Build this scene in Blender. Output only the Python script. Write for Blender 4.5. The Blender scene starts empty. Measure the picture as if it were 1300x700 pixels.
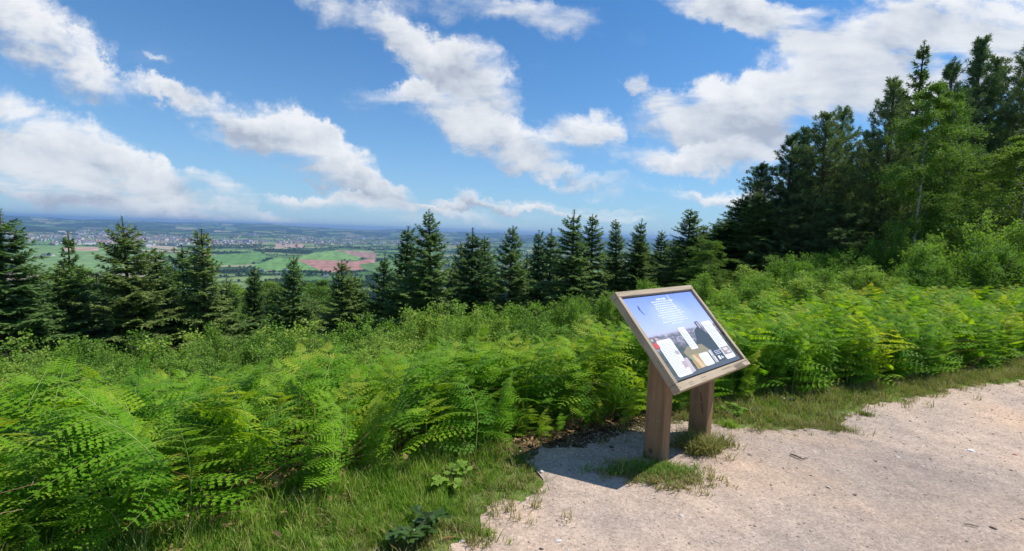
import bpy, math, random
import numpy as np
from mathutils import Vector, Matrix
R = random.Random(7)
NR = np.random.default_rng(11)
sc = bpy.context.scene
C = sc.collection
PI = math.pi
rad = math.radians

# ------------------------------------------------------------------ camera
EYE, FPX, PITCH, ROLL = 1.6, 600.0, .089, .034
fw = Vector((0, math.cos(PITCH), -math.sin(PITCH)))
up0 = Vector((0, math.sin(PITCH), math.cos(PITCH)))
cr = Vector((1, 0, 0)) * math.cos(ROLL) + up0 * math.sin(ROLL)
cu = up0 * math.cos(ROLL) - Vector((1, 0, 0)) * math.sin(ROLL)
cam = bpy.data.objects.new('camera', bpy.data.cameras.new('camera'))
C.objects.link(cam)
mw = Matrix((cr, cu, -fw)).transposed().to_4x4()
mw.translation = (0, 0, EYE)
cam.matrix_world = mw
cam.data.sensor_width = 36
cam.data.lens = 36 * FPX / 1300
cam.data.clip_start = .05
cam.data.clip_end = 90000
sc.camera = cam


def ray(px, py):
    d = fw + cr * ((px - 650) / FPX) + cu * ((350 - py) / FPX)
    return d / d.y                                    # per metre of depth


def uv(px, py):
    d = ray(px, py)
    return d.x, d.z


# ------------------------------------------------------------------ terrain
AV = np.array([.82, .5724]); AV = AV / np.hypot(*AV); BV = np.array([-AV[1], AV[0]])
PE = [(-8, 2.3), (-1, 2.1), (.97, 2.05), (1.22, 2.04), (1.42, 2.16), (1.79, 2.15), (1.92, 2.29), (1.95, 2.52), (2.21, 2.59),
      (2.63, 2.53), (3.27, 2.50), (3.79, 2.2), (4.09, 1.88), (4.65, 1.65), (5.22, 1.71), (6.69, 1.53), (8.51, 1.06), (14, .6), (40, .5)]
FE = [(-20, 5.5), (-6, 4.2), (-1.6, 3.5), (-.78, 2.92), (-.3, 2.74), (.31, 2.74), (.85, 2.82), (1.32, 2.74), (2.0, 2.85), (2.33, 2.72),
      (3.3, 2.76), (4.7, 2.62), (6.3, 2.12), (8.26, 1.74), (10.8, 1.3), (16, 1.0), (60, .9)]
PEx, PEy = map(np.array, zip(*PE)); FEx, FEy = map(np.array, zip(*FE))


def ab(x, y):
    return x * AV[0] + y * AV[1], x * BV[0] + y * BV[1]


def sdist(x, y):
    a, b = ab(x, y)
    return b - np.interp(a, FEx, FEy)


def sstep(e0, e1, v):
    t = np.clip((v - e0) / (e1 - e0), 0, 1)
    return t * t * (3 - 2 * t)


_w = [(R.uniform(0, 2 * PI), R.uniform(0, 2 * PI), R.uniform(.7, 1.4)) for _ in range(9)]


def wob(x, y, wl):
    o = 0
    for i, (th, ph, k) in enumerate(_w):
        kk = 2 * PI / wl * k
        o = o + np.sin((x * math.cos(th) + y * math.sin(th)) * kk + ph) / 3
    return o                                            # about -1..1


def hz(x, y):
    x = np.asarray(x, float); y = np.asarray(y, float)
    s = sdist(x, y); sp = np.maximum(s, 0)
    ang = np.arctan2(x, np.maximum(y, -3) + 3.0)
    m = 1 - sstep(.0, .55, ang)
    s1 = np.minimum(sp, 26)
    drop = (.27 * s1 + .004 * s1 * s1 + .5 * np.maximum(sp - 26, 0)) * m
    z = -168 * (1 - np.exp(-drop / 168))
    r = np.hypot(x, y)
    z = z + .035 * wob(x, y, 2.2) * sstep(-.1, 1, s) + .25 * wob(x, y, 11) * sstep(1, 8, s)
    z = z + 7 * wob(x, y, 1900) * sstep(900, 3000, r) + 2.5 * wob(x + 99, y, 640) * sstep(900, 2500, r)
    left = .86 + .2 * sstep(.1, -.9, ang)
    z = z + (150 * left + 22 * wob(x, y, 5200)) * sstep(6500, 17500, r) + 26 * wob(x, y, 2600) * sstep(7000, 10500, r)
    z = z - sstep(17500, 24000, r) * 90
    return z


def hz1(x, y):
    return float(hz(x, y))


def at(px, dist):
    """A spot on the ground in the direction px at the depth dist."""
    x = ray(px, 300).x * dist
    return x, dist, hz1(x, dist)


def top_at(px, py, dist):
    return EYE + ray(px, py).z * dist


# ------------------------------------------------------------------ helpers
def props(o, label=None, cat=None, group=None, kind=None):
    for k, v in (('label', label), ('category', cat), ('group', group), ('kind', kind)):
        if v: o[k] = v
    return o


def mesh_np(name, V, Q, mats=(), mi=None, smooth=False):
    V = np.ascontiguousarray(V, dtype=np.float32); Q = np.ascontiguousarray(Q, dtype=np.int32)
    n = Q.shape[1]
    me = bpy.data.meshes.new(name)
    me.vertices.add(len(V)); me.vertices.foreach_set('co', V.ravel())
    me.loops.add(Q.size); me.loops.foreach_set('vertex_index', Q.ravel())
    me.polygons.add(len(Q)); me.polygons.foreach_set('loop_start', np.arange(len(Q), dtype=np.int32) * n)
    me.polygons.foreach_set('loop_total', np.full(len(Q), n, dtype=np.int32))
    for m in mats: me.materials.append(m)
    if mi is not None: me.polygons.foreach_set('material_index', np.asarray(mi, dtype=np.int32))
    me.polygons.foreach_set('use_smooth', np.full(len(Q), smooth, dtype=bool))
    me.update(calc_edges=True); me.validate()
    return me


def link(name, me, parent=None):
    o = bpy.data.objects.new(name, me); C.objects.link(o)
    if parent: o.parent = parent
    return o


def empty(name, loc, rz=0, parent=None):
    o = bpy.data.objects.new(name, None); C.objects.link(o); o.location = loc; o.rotation_euler = (0, 0, rz)
    o.empty_display_size = .2
    return o


class Q:
    """Collects quads."""
    def __init__(s): s.V = []; s.F = []; s.M = []; s.n = 0

    def add(s, V, F, m=0):
        V = np.asarray(V, float).reshape(-1, 3); F = np.asarray(F, int).reshape(-1, 4)
        s.V.append(V); s.F.append(F + s.n); s.M.append(np.full(len(F), m)); s.n += len(V)

    def leaves(s, P, D, N, L, W, m=0, base=.0, mid=.45):
        """Rhombic leaves: P base points, D direction, N normal, L length, W width."""
        P, D, N = (np.asarray(a, float) for a in (P, D, N))
        n = len(P)
        L = np.broadcast_to(np.asarray(L, float), (n,))[:, None]; W = np.broadcast_to(np.asarray(W, float), (n,))[:, None]
        D = D / (np.linalg.norm(D, axis=1, keepdims=True) + 1e-9)
        S = np.cross(D, N); S /= (np.linalg.norm(S, axis=1, keepdims=True) + 1e-9)
        V = np.stack([P, P + D * L * mid + S * W / 2, P + D * L, P + D * L * mid - S * W / 2], 1)
        s.add(V.reshape(-1, 3), np.arange(4 * n).reshape(-1, 4), m)

    def tube(s, pts, rad_, m=0, k=6):
        pts = np.asarray(pts, float); n = len(pts)
        rad_ = np.broadcast_to(np.asarray(rad_, float), (n,))
        T = np.gradient(pts, axis=0); T /= (np.linalg.norm(T, axis=1, keepdims=True) + 1e-9)
        ref = np.array([1., .13, .07]) if abs(T[0][0]) < .8 else np.array([.1, 1., .1])
        A = np.cross(T, ref); A /= np.linalg.norm(A, axis=1, keepdims=True); B = np.cross(T, A)
        th = np.arange(k) * 2 * PI / k
        V = pts[:, None] + rad_[:, None, None] * (A[:, None] * np.cos(th)[None, :, None] + B[:, None] * np.sin(th)[None, :, None])
        i = np.arange(n - 1)[:, None] * k; j = np.arange(k)[None]; j2 = (j + 1) % k
        F = np.stack([i + j, i + j2, i + k + j2, i + k + j], -1).reshape(-1, 4)
        s.add(V.reshape(-1, 3), F, m)

    def box(s, lo, hi, m=0):
        x0, y0, z0 = lo; x1, y1, z1 = hi
        s.add([(x0, y0, z0), (x1, y0, z0), (x1, y1, z0), (x0, y1, z0), (x0, y0, z1), (x1, y0, z1), (x1, y1, z1), (x0, y1, z1)],
              [(0, 3, 2, 1), (4, 5, 6, 7), (0, 1, 5, 4), (1, 2, 6, 5), (2, 3, 7, 6), (3, 0, 4, 7)], m)

    def mesh(s, name, mats, smooth=False):
        return mesh_np(name, np.concatenate(s.V), np.concatenate(s.F), mats, np.concatenate(s.M), smooth)


# ------------------------------------------------------------------ materials
def mat(name):
    m = bpy.data.materials.new(name); m.use_nodes = True
    nt = m.node_tree; nt.nodes.clear()
    out = nt.nodes.new('ShaderNodeOutputMaterial')
    return m, nt, out


def N(nt, t, **kw):
    n = nt.nodes.new(t)
    for k, v in kw.items():
        if k.startswith('i_'):
            k = k[2:]; n.inputs[int(k) if k.isdigit() else k.replace('_', ' ')].default_value = v
        else: setattr(n, k, v)
    return n


def ramp(nt, fac, stops):
    r = nt.nodes.new('ShaderNodeValToRGB'); e = r.color_ramp.elements
    while len(e) < len(stops): e.new(.5)
    for el, (p, c) in zip(e, stops):
        el.position = p; el.color = (c[0], c[1], c[2], 1)
    nt.links.new(fac, r.inputs[0]); return r.outputs[0]


def math_n(nt, op, a, b=None, c=None, clamp=False):
    n = nt.nodes.new('ShaderNodeMath'); n.operation = op; n.use_clamp = clamp
    for i, v in enumerate((a, b, c)):
        if v is None: continue
        if isinstance(v, (int, float)): n.inputs[i].default_value = v
        else: nt.links.new(v, n.inputs[i])
    return n.outputs[0]


def mix_c(nt, fac, a, b, blend='MIX'):
    n = nt.nodes.new('ShaderNodeMix'); n.data_type = 'RGBA'; n.blend_type = blend
    for s, v in ((0, fac), (6, a), (7, b)):
        if isinstance(v, (int, float)): n.inputs[s].default_value = v
        elif isinstance(v, tuple): n.inputs[s].default_value = (*v, 1)
        else: nt.links.new(v, n.inputs[s])
    return n.outputs[2]


def foliage(name, stops, trans=.35, tcol=(1.25, 1.35, .6), rough=.55, spec=.14, nscale=3.0, nvar=.35, young=0.):
    """Leaf material: colour varies from plant to plant and with a fine noise, some light passes through."""
    m, nt, out = mat(name); L = nt.links
    oi = N(nt, 'ShaderNodeObjectInfo'); tc = N(nt, 'ShaderNodeTexCoord')
    no = N(nt, 'ShaderNodeTexNoise', i_Scale=nscale, i_Detail=3.0)
    L.new(tc.outputs['Object'], no.inputs['Vector'])
    geo = N(nt, 'ShaderNodeNewGeometry')
    f = math_n(nt, 'MULTIPLY_ADD', no.outputs['Fac'], nvar * 2, -nvar)
    f = math_n(nt, 'ADD', f, oi.outputs['Random'])
    f = math_n(nt, 'MULTIPLY_ADD', geo.outputs['Random Per Island'], .3, math_n(nt, 'ADD', f, -.15), clamp=True)
    if young:                                              # the newest growth, at the top of the plant, is yellower
        sx = N(nt, 'ShaderNodeSeparateXYZ'); L.new(tc.outputs['Object'], sx.inputs[0])
        f = math_n(nt, 'ADD', f, math_n(nt, 'MULTIPLY_ADD', sx.outputs['Z'], young, -.6 * young), clamp=True)
    col = ramp(nt, f, stops)
    p = N(nt, 'ShaderNodeBsdfPrincipled', i_Roughness=rough); p.inputs['Specular IOR Level'].default_value = spec
    L.new(col, p.inputs['Base Color'])
    t = N(nt, 'ShaderNodeBsdfTranslucent')
    L.new(mix_c(nt, 1.0, col, tcol, 'MULTIPLY'), t.inputs['Color'])
    mx = N(nt, 'ShaderNodeMixShader', i_0=trans)
    L.new(p.outputs[0], mx.inputs[1]); L.new(t.outputs[0], mx.inputs[2]); L.new(mx.outputs[0], out.inputs[0])
    return m


def solid(name, c, rough=.7, spec=.3, var=.25, scale=8., bump=.0, stretch=None, metal=0):
    m, nt, out = mat(name); L = nt.links
    p = N(nt, 'ShaderNodeBsdfPrincipled', i_Roughness=rough, i_Metallic=metal); p.inputs['Specular IOR Level'].default_value = spec
    tc = N(nt, 'ShaderNodeTexCoord'); mp = N(nt, 'ShaderNodeMapping')
    if stretch: mp.inputs['Scale'].default_value = stretch
    no = N(nt, 'ShaderNodeTexNoise', i_Scale=scale, i_Detail=6.0, i_Roughness=.65)
    L.new(tc.outputs['Object'], mp.inputs[0]); L.new(mp.outputs[0], no.inputs['Vector'])
    d = tuple(v * (1 - var) for v in c); b = tuple(min(v * (1 + var), 1) for v in c)
    L.new(ramp(nt, no.outputs['Fac'], [(.3, d), (.7, b)]), p.inputs['Base Color'])
    if bump:
        bn = N(nt, 'ShaderNodeBump', i_Strength=bump, i_Distance=.01)
        L.new(no.outputs['Fac'], bn.inputs['Height']); L.new(bn.outputs[0], p.inputs['Normal'])
    L.new(p.outputs[0], out.inputs[0])
    return m


M_FERN = foliage('bracken_leaf', [(0, (.085, .22, .014)), (.3, (.14, .31, .016)), (.6, (.21, .39, .020)), (.92, (.31, .45, .028)), (1, (.37, .42, .045))],
                 trans=.43, tcol=(1.5, 1.4, .45), spec=.12, rough=.55, nscale=1.6, young=.55)
M_FSTEM = solid('bracken_stem', (.24, .33, .07), var=.3)
M_SPRUCE = foliage('spruce_needles', [(0, (.062, .125, .038)), (.35, (.105, .19, .048)), (.7, (.155, .245, .058)), (1, (.17, .225, .062))],
                   trans=.22, tcol=(1.1, 1.2, .6), rough=.6, spec=.15, nscale=1.1, nvar=.5)
M_PINE = foliage('pine_needles', [(0, (.055, .11, .052)), (.5, (.095, .165, .066)), (1, (.16, .22, .08))], trans=.28, rough=.6, spec=.15, nscale=.8)
M_SHRUB = foliage('shrub_leaves', [(0, (.12, .23, .032)), (.4, (.18, .31, .042)), (.75, (.23, .36, .055)), (1, (.34, .44, .09))], trans=.4, nscale=1.5)
M_BIRCH = foliage('birch_leaves', [(0, (.12, .22, .034)), (.5, (.165, .27, .038)), (1, (.22, .31, .045))], trans=.38, nscale=.9)
M_WOOD_L = foliage('woodland_leaves', [(0, (.022, .055, .018)), (.5, (.038, .085, .022)), (1, (.07, .12, .03))], trans=.15, nscale=.4)
M_GRASS = foliage('grass_blades', [(0, (.14, .27, .03)), (.45, (.22, .36, .04)), (.8, (.31, .40, .07)), (1, (.44, .42, .16))], trans=.35, nscale=1.2)
M_DRYG = foliage('dry_grass_blades', [(0, (.16, .19, .04)), (.5, (.26, .25, .08)), (1, (.40, .33, .16))], trans=.3)
M_BRAM = foliage('bramble_leaves', [(0, (.012, .04, .008)), (.6, (.025, .07, .014)), (1, (.06, .11, .02))], trans=.2, spec=.5, rough=.35)
M_BARK = solid('bark_brown', (.085, .062, .045), var=.4, scale=14, bump=.5, stretch=(1, 1, .25))
M_BBARK = solid('birch_bark', (.32, .30, .26), var=.35, scale=7, bump=.3, stretch=(1, 1, 2.5))
M_TWIG = solid('twig_wood', (.10, .075, .05), var=.3)

# weathered timber
def timber(name, c, stretch, dark=.68):
    m, nt, out = mat(name); L = nt.links
    tc = N(nt, 'ShaderNodeTexCoord'); mp = N(nt, 'ShaderNodeMapping'); mp.inputs['Scale'].default_value = stretch
    L.new(tc.outputs['Object'], mp.inputs[0])
    g = N(nt, 'ShaderNodeTexNoise', i_Scale=30.0, i_Detail=8.0, i_Roughness=.7); L.new(mp.outputs[0], g.inputs['Vector'])
    b = N(nt, 'ShaderNodeTexNoise', i_Scale=3.5, i_Detail=4.0); L.new(tc.outputs['Object'], b.inputs['Vector'])
    col = ramp(nt, g.outputs['Fac'], [(.3, tuple(v * dark for v in c)), (.5, c), (.72, tuple(min(1, v * 1.3) for v in c))])
    col = mix_c(nt, math_n(nt, 'MULTIPLY', b.outputs['Fac'], .55), col, tuple(v * f for v, f in zip(c, (.62, .52, .42))))
    k = N(nt, 'ShaderNodeTexVoronoi', i_Scale=4.5); L.new(tc.outputs['Object'], k.inputs['Vector'])
    kn = math_n(nt, 'LESS_THAN', k.outputs['Distance'], .085)
    col = mix_c(nt, math_n(nt, 'MULTIPLY', kn, .8), col, tuple(v * .3 for v in c))
    p = N(nt, 'ShaderNodeBsdfPrincipled', i_Roughness=.8); p.inputs['Specular IOR Level'].default_value = .2
    L.new(col, p.inputs['Base Color'])
    mc_ = N(nt, 'ShaderNodeMapping'); mc_.inputs['Scale'].default_value = tuple(v * (1 if v < .5 else 2.2) for v in stretch); L.new(tc.outputs['Object'], mc_.inputs[0])
    ck = N(nt, 'ShaderNodeTexVoronoi', feature='DISTANCE_TO_EDGE', i_Scale=9.0); L.new(mc_.outputs[0], ck.inputs['Vector'])   # drying splits along the grain
    ckm = math_n(nt, 'MULTIPLY', math_n(nt, 'LESS_THAN', ck.outputs['Distance'], .016), math_n(nt, 'GREATER_THAN', b.outputs['Fac'], .5))
    L.new(mix_c(nt, math_n(nt, 'MULTIPLY', ckm, .75), col, tuple(v * .2 for v in c)), p.inputs['Base Color'])
    bn = N(nt, 'ShaderNodeBump', i_Strength=.8, i_Distance=.005); L.new(g.outputs['Fac'], bn.inputs['Height']); L.new(bn.outputs[0], p.inputs['Normal'])
    L.new(p.outputs[0], out.inputs[0]); return m


M_POST = timber('post_timber', (.33, .205, .115), (1, 1, .06))
M_FRX = timber('frame_timber_across', (.45, .37, .27), (.06, 1, 1), .5)
M_FRY = timber('frame_timber_down', (.45, .37, .27), (1, .06, 1), .5)
M_STEEL = solid('zinc_screw', (.55, .55, .55), rough=.35, metal=1, var=.1)


def ground_mat():
    m, nt, out = mat('hill_soil'); L = nt.links
    tc = N(nt, 'ShaderNodeTexCoord')
    a = N(nt, 'ShaderNodeTexNoise', i_Scale=.9, i_Detail=6.0); b = N(nt, 'ShaderNodeTexNoise', i_Scale=26.0, i_Detail=6.0, i_Roughness=.75)
    for n in (a, b): L.new(tc.outputs['Object'], n.inputs['Vector'])
    soil = ramp(nt, b.outputs['Fac'], [(.3, (.035, .022, .013)), (.5, (.10, .062, .035)), (.7, (.20, .13, .075))])
    grs = ramp(nt, b.outputs['Fac'], [(.3, (.09, .14, .03)), (.55, (.17, .24, .05)), (.75, (.31, .29, .12))])
    at_ = N(nt, 'ShaderNodeAttribute', attribute_name='turf')
    tf = math_n(nt, 'ADD', math_n(nt, 'MULTIPLY_ADD', a.outputs['Fac'], 3., -1.5), at_.outputs['Fac'], clamp=True)
    col = mix_c(nt, tf, soil, grs)
    p = N(nt, 'ShaderNodeBsdfPrincipled', i_Roughness=.95); p.inputs['Specular IOR Level'].default_value = .1
    L.new(col, p.inputs['Base Color'])
    bn = N(nt, 'ShaderNodeBump', i_Strength=.9, i_Distance=.03); L.new(b.outputs['Fac'], bn.inputs['Height']); L.new(bn.outputs[0], p.inputs['Normal'])
    L.new(p.outputs[0], out.inputs[0]); return m


def path_mat():
    m, nt, out = mat('gravel_path'); L = nt.links
    tc = N(nt, 'ShaderNodeTexCoord')
    big = N(nt, 'ShaderNodeTexNoise', i_Scale=.75, i_Detail=5.0, i_Roughness=.6)
    mid = N(nt, 'ShaderNodeTexNoise', i_Scale=6.0, i_Detail=7.0, i_Roughness=.7)
    fin = N(nt, 'ShaderNodeTexNoise', i_Scale=70.0, i_Detail=5.0, i_Roughness=.8)
    vo = N(nt, 'ShaderNodeTexVoronoi', i_Scale=75.0); vo2 = N(nt, 'ShaderNodeTexVoronoi', i_Scale=28.0)
    for n in (big, mid, fin, vo, vo2): L.new(tc.outputs['Object'], n.inputs['Vector'])
    base = ramp(nt, big.outputs['Fac'], [(.34, (.41, .33, .275)), (.5, (.51, .395, .31)), (.64, (.56, .405, .29))])
    f = math_n(nt, 'MULTIPLY_ADD', mid.outputs['Fac'], 1.5, -.3, clamp=True)
    pt = N(nt, 'ShaderNodeTexNoise', i_Scale=.42, i_Detail=3.0, i_Distortion=.6); L.new(tc.outputs['Object'], pt.inputs['Vector'])
    base = mix_c(nt, .9, base, ramp(nt, pt.outputs['Fac'], [(.36, (.74, .76, .79)), (.5, (1, 1, 1)), (.65, (1.06, 1.03, 1.0))]), 'MULTIPLY')
    base = mix_c(nt, .8, base, ramp(nt, f, [(.1, (.74, .72, .71)), (.55, (1, 1, 1)), (.9, (1.12, 1.12, 1.12))]), 'MULTIPLY')
    g = ramp(nt, fin.outputs['Fac'], [(.32, (.6, .58, .56)), (.5, (1, 1, 1)), (.7, (1.22, 1.22, 1.22))])
    base = mix_c(nt, .85, base, g, 'MULTIPLY')
    sepb = N(nt, 'ShaderNodeSeparateColor'); L.new(vo.outputs['Color'], sepb.inputs[0])
    peb = ramp(nt, sepb.outputs[0], [(0, (.74, .72, .72)), (.5, (1, 1, 1)), (.93, (1.15, 1.15, 1.15)), (1, (1.4, 1.4, 1.42))])
    base = mix_c(nt, .7, base, peb, 'MULTIPLY')
    p = N(nt, 'ShaderNodeBsdfPrincipled', i_Roughness=.92); p.inputs['Specular IOR Level'].default_value = .15
    L.new(base, p.inputs['Base Color'])
    h = math_n(nt, 'MULTIPLY_ADD', vo.outputs['Distance'], -.45, fin.outputs['Fac'])
    h = math_n(nt, 'MULTIPLY_ADD', vo2.outputs['Distance'], -.5, h)
    h = math_n(nt, 'MULTIPLY_ADD', mid.outputs['Fac'], 1.0, h)
    bn = N(nt, 'ShaderNodeBump', i_Strength=.6, i_Distance=.007); L.new(h, bn.inputs['Height']); L.new(bn.outputs[0], p.inputs['Normal'])
    L.new(p.outputs[0], out.inputs[0]); return m


# ------------------------------------------------------------------ ground sheets
def grid_mesh(name, X, Y, Z, m, smooth=True):
    h, w = X.shape
    V = np.stack([X, Y, Z], -1).reshape(-1, 3)
    i = np.arange(h - 1)[:, None] * w + np.arange(w - 1)[None]
    F = np.stack([i, i + 1, i + w + 1, i + w], -1).reshape(-1, 4)
    return mesh_np(name, V, F, [m], None, smooth)


gx = np.concatenate([np.linspace(-70, -8, 50), np.linspace(-7.8, 14, 220), np.linspace(14.5, 90, 60)])
gy = np.concatenate([np.linspace(-25, -1, 20), np.linspace(-.8, 12, 130), np.linspace(12.5, 95, 90)])
X, Y = np.meshgrid(gx, gy)
aa = np.arange(-9, 24, .025)
rows = np.concatenate([[0, .015, .04, .08], np.arange(.13, 2.5, .06), np.arange(2.6, 9, .35)])
nz = sum(np.sin(aa * k + p) * am for k, p, am in ((9, 1, .03), (17, 2, .02), (31, 4, .015), (53, 0, .012), (97, 3, .008), (3.3, 2, .04)))
edge = np.interp(aa, PEx, PEy) + nz


def under_path(x, y):
    a, b = ab(x, y); return .03 * sstep(.12, .3, np.interp(a, aa, edge) - b)


ground = link('ground', grid_mesh('ground', X, Y, hz(X, Y) - under_path(X, Y), ground_mat()))
_s = sdist(X, Y)
_t = ground.data.color_attributes.new('turf', 'FLOAT_COLOR', 'POINT')
_a = ab(X, Y)[0]; _bare = sstep(1.75, 2.0, _a) * (1 - sstep(3.5, 4.0, _a)) * sstep(-.6, -.5, _s)
_v = np.repeat((1 - .95 * np.maximum(sstep(-.15, .15, _s), _bare) * (1 - sstep(2.5, 4.5, _s))).ravel()[:, None], 4, 1).astype(np.float32)
_t.data.foreach_set('color', _v.ravel())
props(ground, kind='structure')

A_, B_ = np.meshgrid(aa, rows); Bc = edge[None] - B_
Xp = A_ * AV[0] + Bc * BV[0]; Yp = A_ * AV[1] + Bc * BV[1]
Zp = .006 + .005 * (wob(Xp, Yp, 1.6) + .4 * wob(Xp, Yp, .31)) * sstep(0, .3, B_) + .010 * sstep(0, .25, B_)
path = link('path', grid_mesh('path', Xp, Yp, Zp, path_mat()))
props(path, kind='structure')


def zpath(x, y):
    a, b = ab(x, y); d = np.interp(a, aa, edge) - b
    return np.where(d > 0, .006 + .005 * (wob(x, y, 1.6) + .4 * wob(x, y, .31)) * sstep(0, .3, d) + .010 * sstep(0, .25, d), hz(x, y)), d


# ------------------------------------------------------------------ valley and far hills, one sheet seen from the hilltop
def hash2(i, j, k):
    v = np.sin(i * 127.1 + j * 311.7 + k * 74.7) * 43758.5453
    return v - np.floor(v)


def cells(x, y, size, k=0):
    th = .5; u = (x * math.cos(th) + y * math.sin(th)) / size; v = (-x * math.sin(th) + y * math.cos(th)) / (size * .7)
    iu, iv = np.floor(u), np.floor(v)
    d1 = np.full(x.shape, 9.); d2 = d1.copy(); idx = np.zeros(x.shape)
    for di in (-1, 0, 1):
        for dj in (-1, 0, 1):
            ci, cj = iu + di, iv + dj
            cx = ci + .15 + .7 * hash2(ci, cj, 1 + k); cy = cj + .15 + .7 * hash2(ci, cj, 2 + k)
            d = np.maximum(np.abs(u - cx), np.abs(v - cy)) * .6 + np.hypot(u - cx, v - cy) * .4
            nid = hash2(ci, cj, 3 + k)
            better = d < d1
            d2 = np.where(better, d1, np.minimum(d2, d)); idx = np.where(better, nid, idx); d1 = np.where(better, d, d1)
    return idx, (d2 - d1) * size


def inpoly(x, y, poly):
    ins = np.zeros(x.shape, bool); n = len(poly)
    for i in range(n):
        x0, y0 = poly[i]; x1, y1 = poly[(i + 1) % n]
        c = ((y0 > y) != (y1 > y)) & (x < (x1 - x0) * (y - y0) / (y1 - y0 + 1e-12) + x0)
        ins ^= c
    return ins


def plain(px, py, z=-167):
    d = ray(px, py); t = (z - EYE) / d.z
    return d.x * t, t


PAL = np.array([(.075, .17, .03), (.10, .21, .04), (.06, .14, .03), (.13, .23, .05), (.09, .19, .03), (.24, .25, .10), (.33, .27, .15), (.16, .24, .06), (.05, .11, .03), (.12, .22, .045)])
FIELDS = [  # ground polygons of the fields that stand out: corners, colour
    ([(20, 297), (60, 298), (172, 304), (175, 316), (110, 314), (20, 308)], (.11, .23, .045)),
    ([(20, 310), (110, 316), (172, 318), (165, 345), (20, 350)], (.15, .27, .06)),
    ([(95, 303), (180, 307), (180, 310), (100, 306)], (.36, .30, .16)),
    ([(80, 317), (125, 317), (125, 321), (80, 321)], (.42, .26, .16)),
    ([(186, 311), (225, 314), (225, 320), (186, 317)], (.38, .30, .19)),
    ([(258, 325), (330, 321), (345, 327), (318, 336), (262, 338)], (.10, .24, .04)),
    ([(318, 338), (352, 327), (398, 330), (410, 345), (330, 344)], (.12, .27, .045)),
    ([(374, 327), (400, 320), (425, 318), (475, 324), (448, 329), (400, 329)], (.15, .30, .05)),
    ([(376, 328), (402, 328), (448, 330), (478, 326), (473, 339), (418, 345)], (.36, .16, .115)),
    ([(428, 317), (478, 320), (476, 327), (452, 323)], (.30, .16, .12)),
    ([(350, 311), (385, 312), (385, 315), (350, 315)], (.38, .24, .18)),
    ([(455, 335), (520, 322), (540, 330), (520, 345), (470, 345)], (.10, .21, .04)),
    ([(230, 303), (320, 306), (325, 310), (230, 308)], (.13, .085, .085)),
]
FIELDS = [([plain(*q) for q in poly], col) for poly, col in FIELDS]


def land(x, y):
    """Colour and woodedness of the valley floor at world x, y."""
    r = np.hypot(x, y)
    cid, ed = cells(x, y, 270.)
    col = PAL[(cid * len(PAL)).astype(int) % len(PAL)]
    wood = (cid * 7.3 % 1.0) < (.16 + .5 * sstep(5500, 9000, r) + .5 * (1 - sstep(900, 1500, r)))
    hedge = (ed < 16) | wood
    spec = np.zeros(x.shape, bool)
    for poly, c in FIELDS:
        q = inpoly(x, y, poly); col = np.where(q[..., None], np.array(c), col); spec |= q
    hedge &= ~spec
    near = r < 1150
    hedge |= near & ~spec
    col = np.where(hedge[..., None], np.array((.022, .05, .02)), col)
    n = (wob(x, y, 90) + wob(x + 40, y, 37)) * .12 + 1
    lum = col.mean(-1, keepdims=True); col = col * .80 + lum * .28
    return col * n[..., None], hedge & ~spec, wood & ~spec


azs = np.concatenate([np.linspace(-1.35, -.95, 40), np.linspace(-.945, .35, 1150), np.linspace(.36, 1.2, 60)])
inv = np.concatenate([np.linspace(1 / 70., 1 / 700., 60), np.linspace(1 / 715., 1 / 26000., 520)])
rr = 1 / inv
Az, Rr = np.meshgrid(azs, rr)
Xv, Yv = np.sin(Az) * Rr, np.cos(Az) * Rr
Zv = hz(Xv, Yv) - .8 * (Rr < 120)
col, hed, wd = land(Xv, Yv)
Zv = Zv + np.where(hed & (Rr > 1200), 5., 0)


def valley_mat():
    m, nt, out = mat('valley_fields'); L = nt.links
    at_ = N(nt, 'ShaderNodeAttribute', attribute_name='land')
    tc = N(nt, 'ShaderNodeTexCoord'); n1 = N(nt, 'ShaderNodeTexNoise', i_Scale=.02, i_Detail=4.0)
    L.new(tc.outputs['Object'], n1.inputs['Vector'])
    p = N(nt, 'ShaderNodeBsdfPrincipled', i_Roughness=1.); p.inputs['Specular IOR Level'].default_value = 0
    L.new(mix_c(nt, .5, at_.outputs['Color'], ramp(nt, n1.outputs['Fac'], [(.3, (.6, .6, .6)), (.7, (1.3, 1.3, 1.3))]), 'MULTIPLY'), p.inputs['Base Color'])
    L.new(p.outputs[0], out.inputs[0]); return m


vm = grid_mesh('valley', Xv, Yv, Zv, valley_mat())
ca = vm.color_attributes.new('land', 'FLOAT_COLOR', 'POINT')
ca.data.foreach_set('color', np.concatenate([col.reshape(-1, 3), np.ones((col.shape[0] * col.shape[1], 1))], 1).astype(np.float32).ravel())
valley = link('hills', vm); props(valley, kind='structure')


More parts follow.
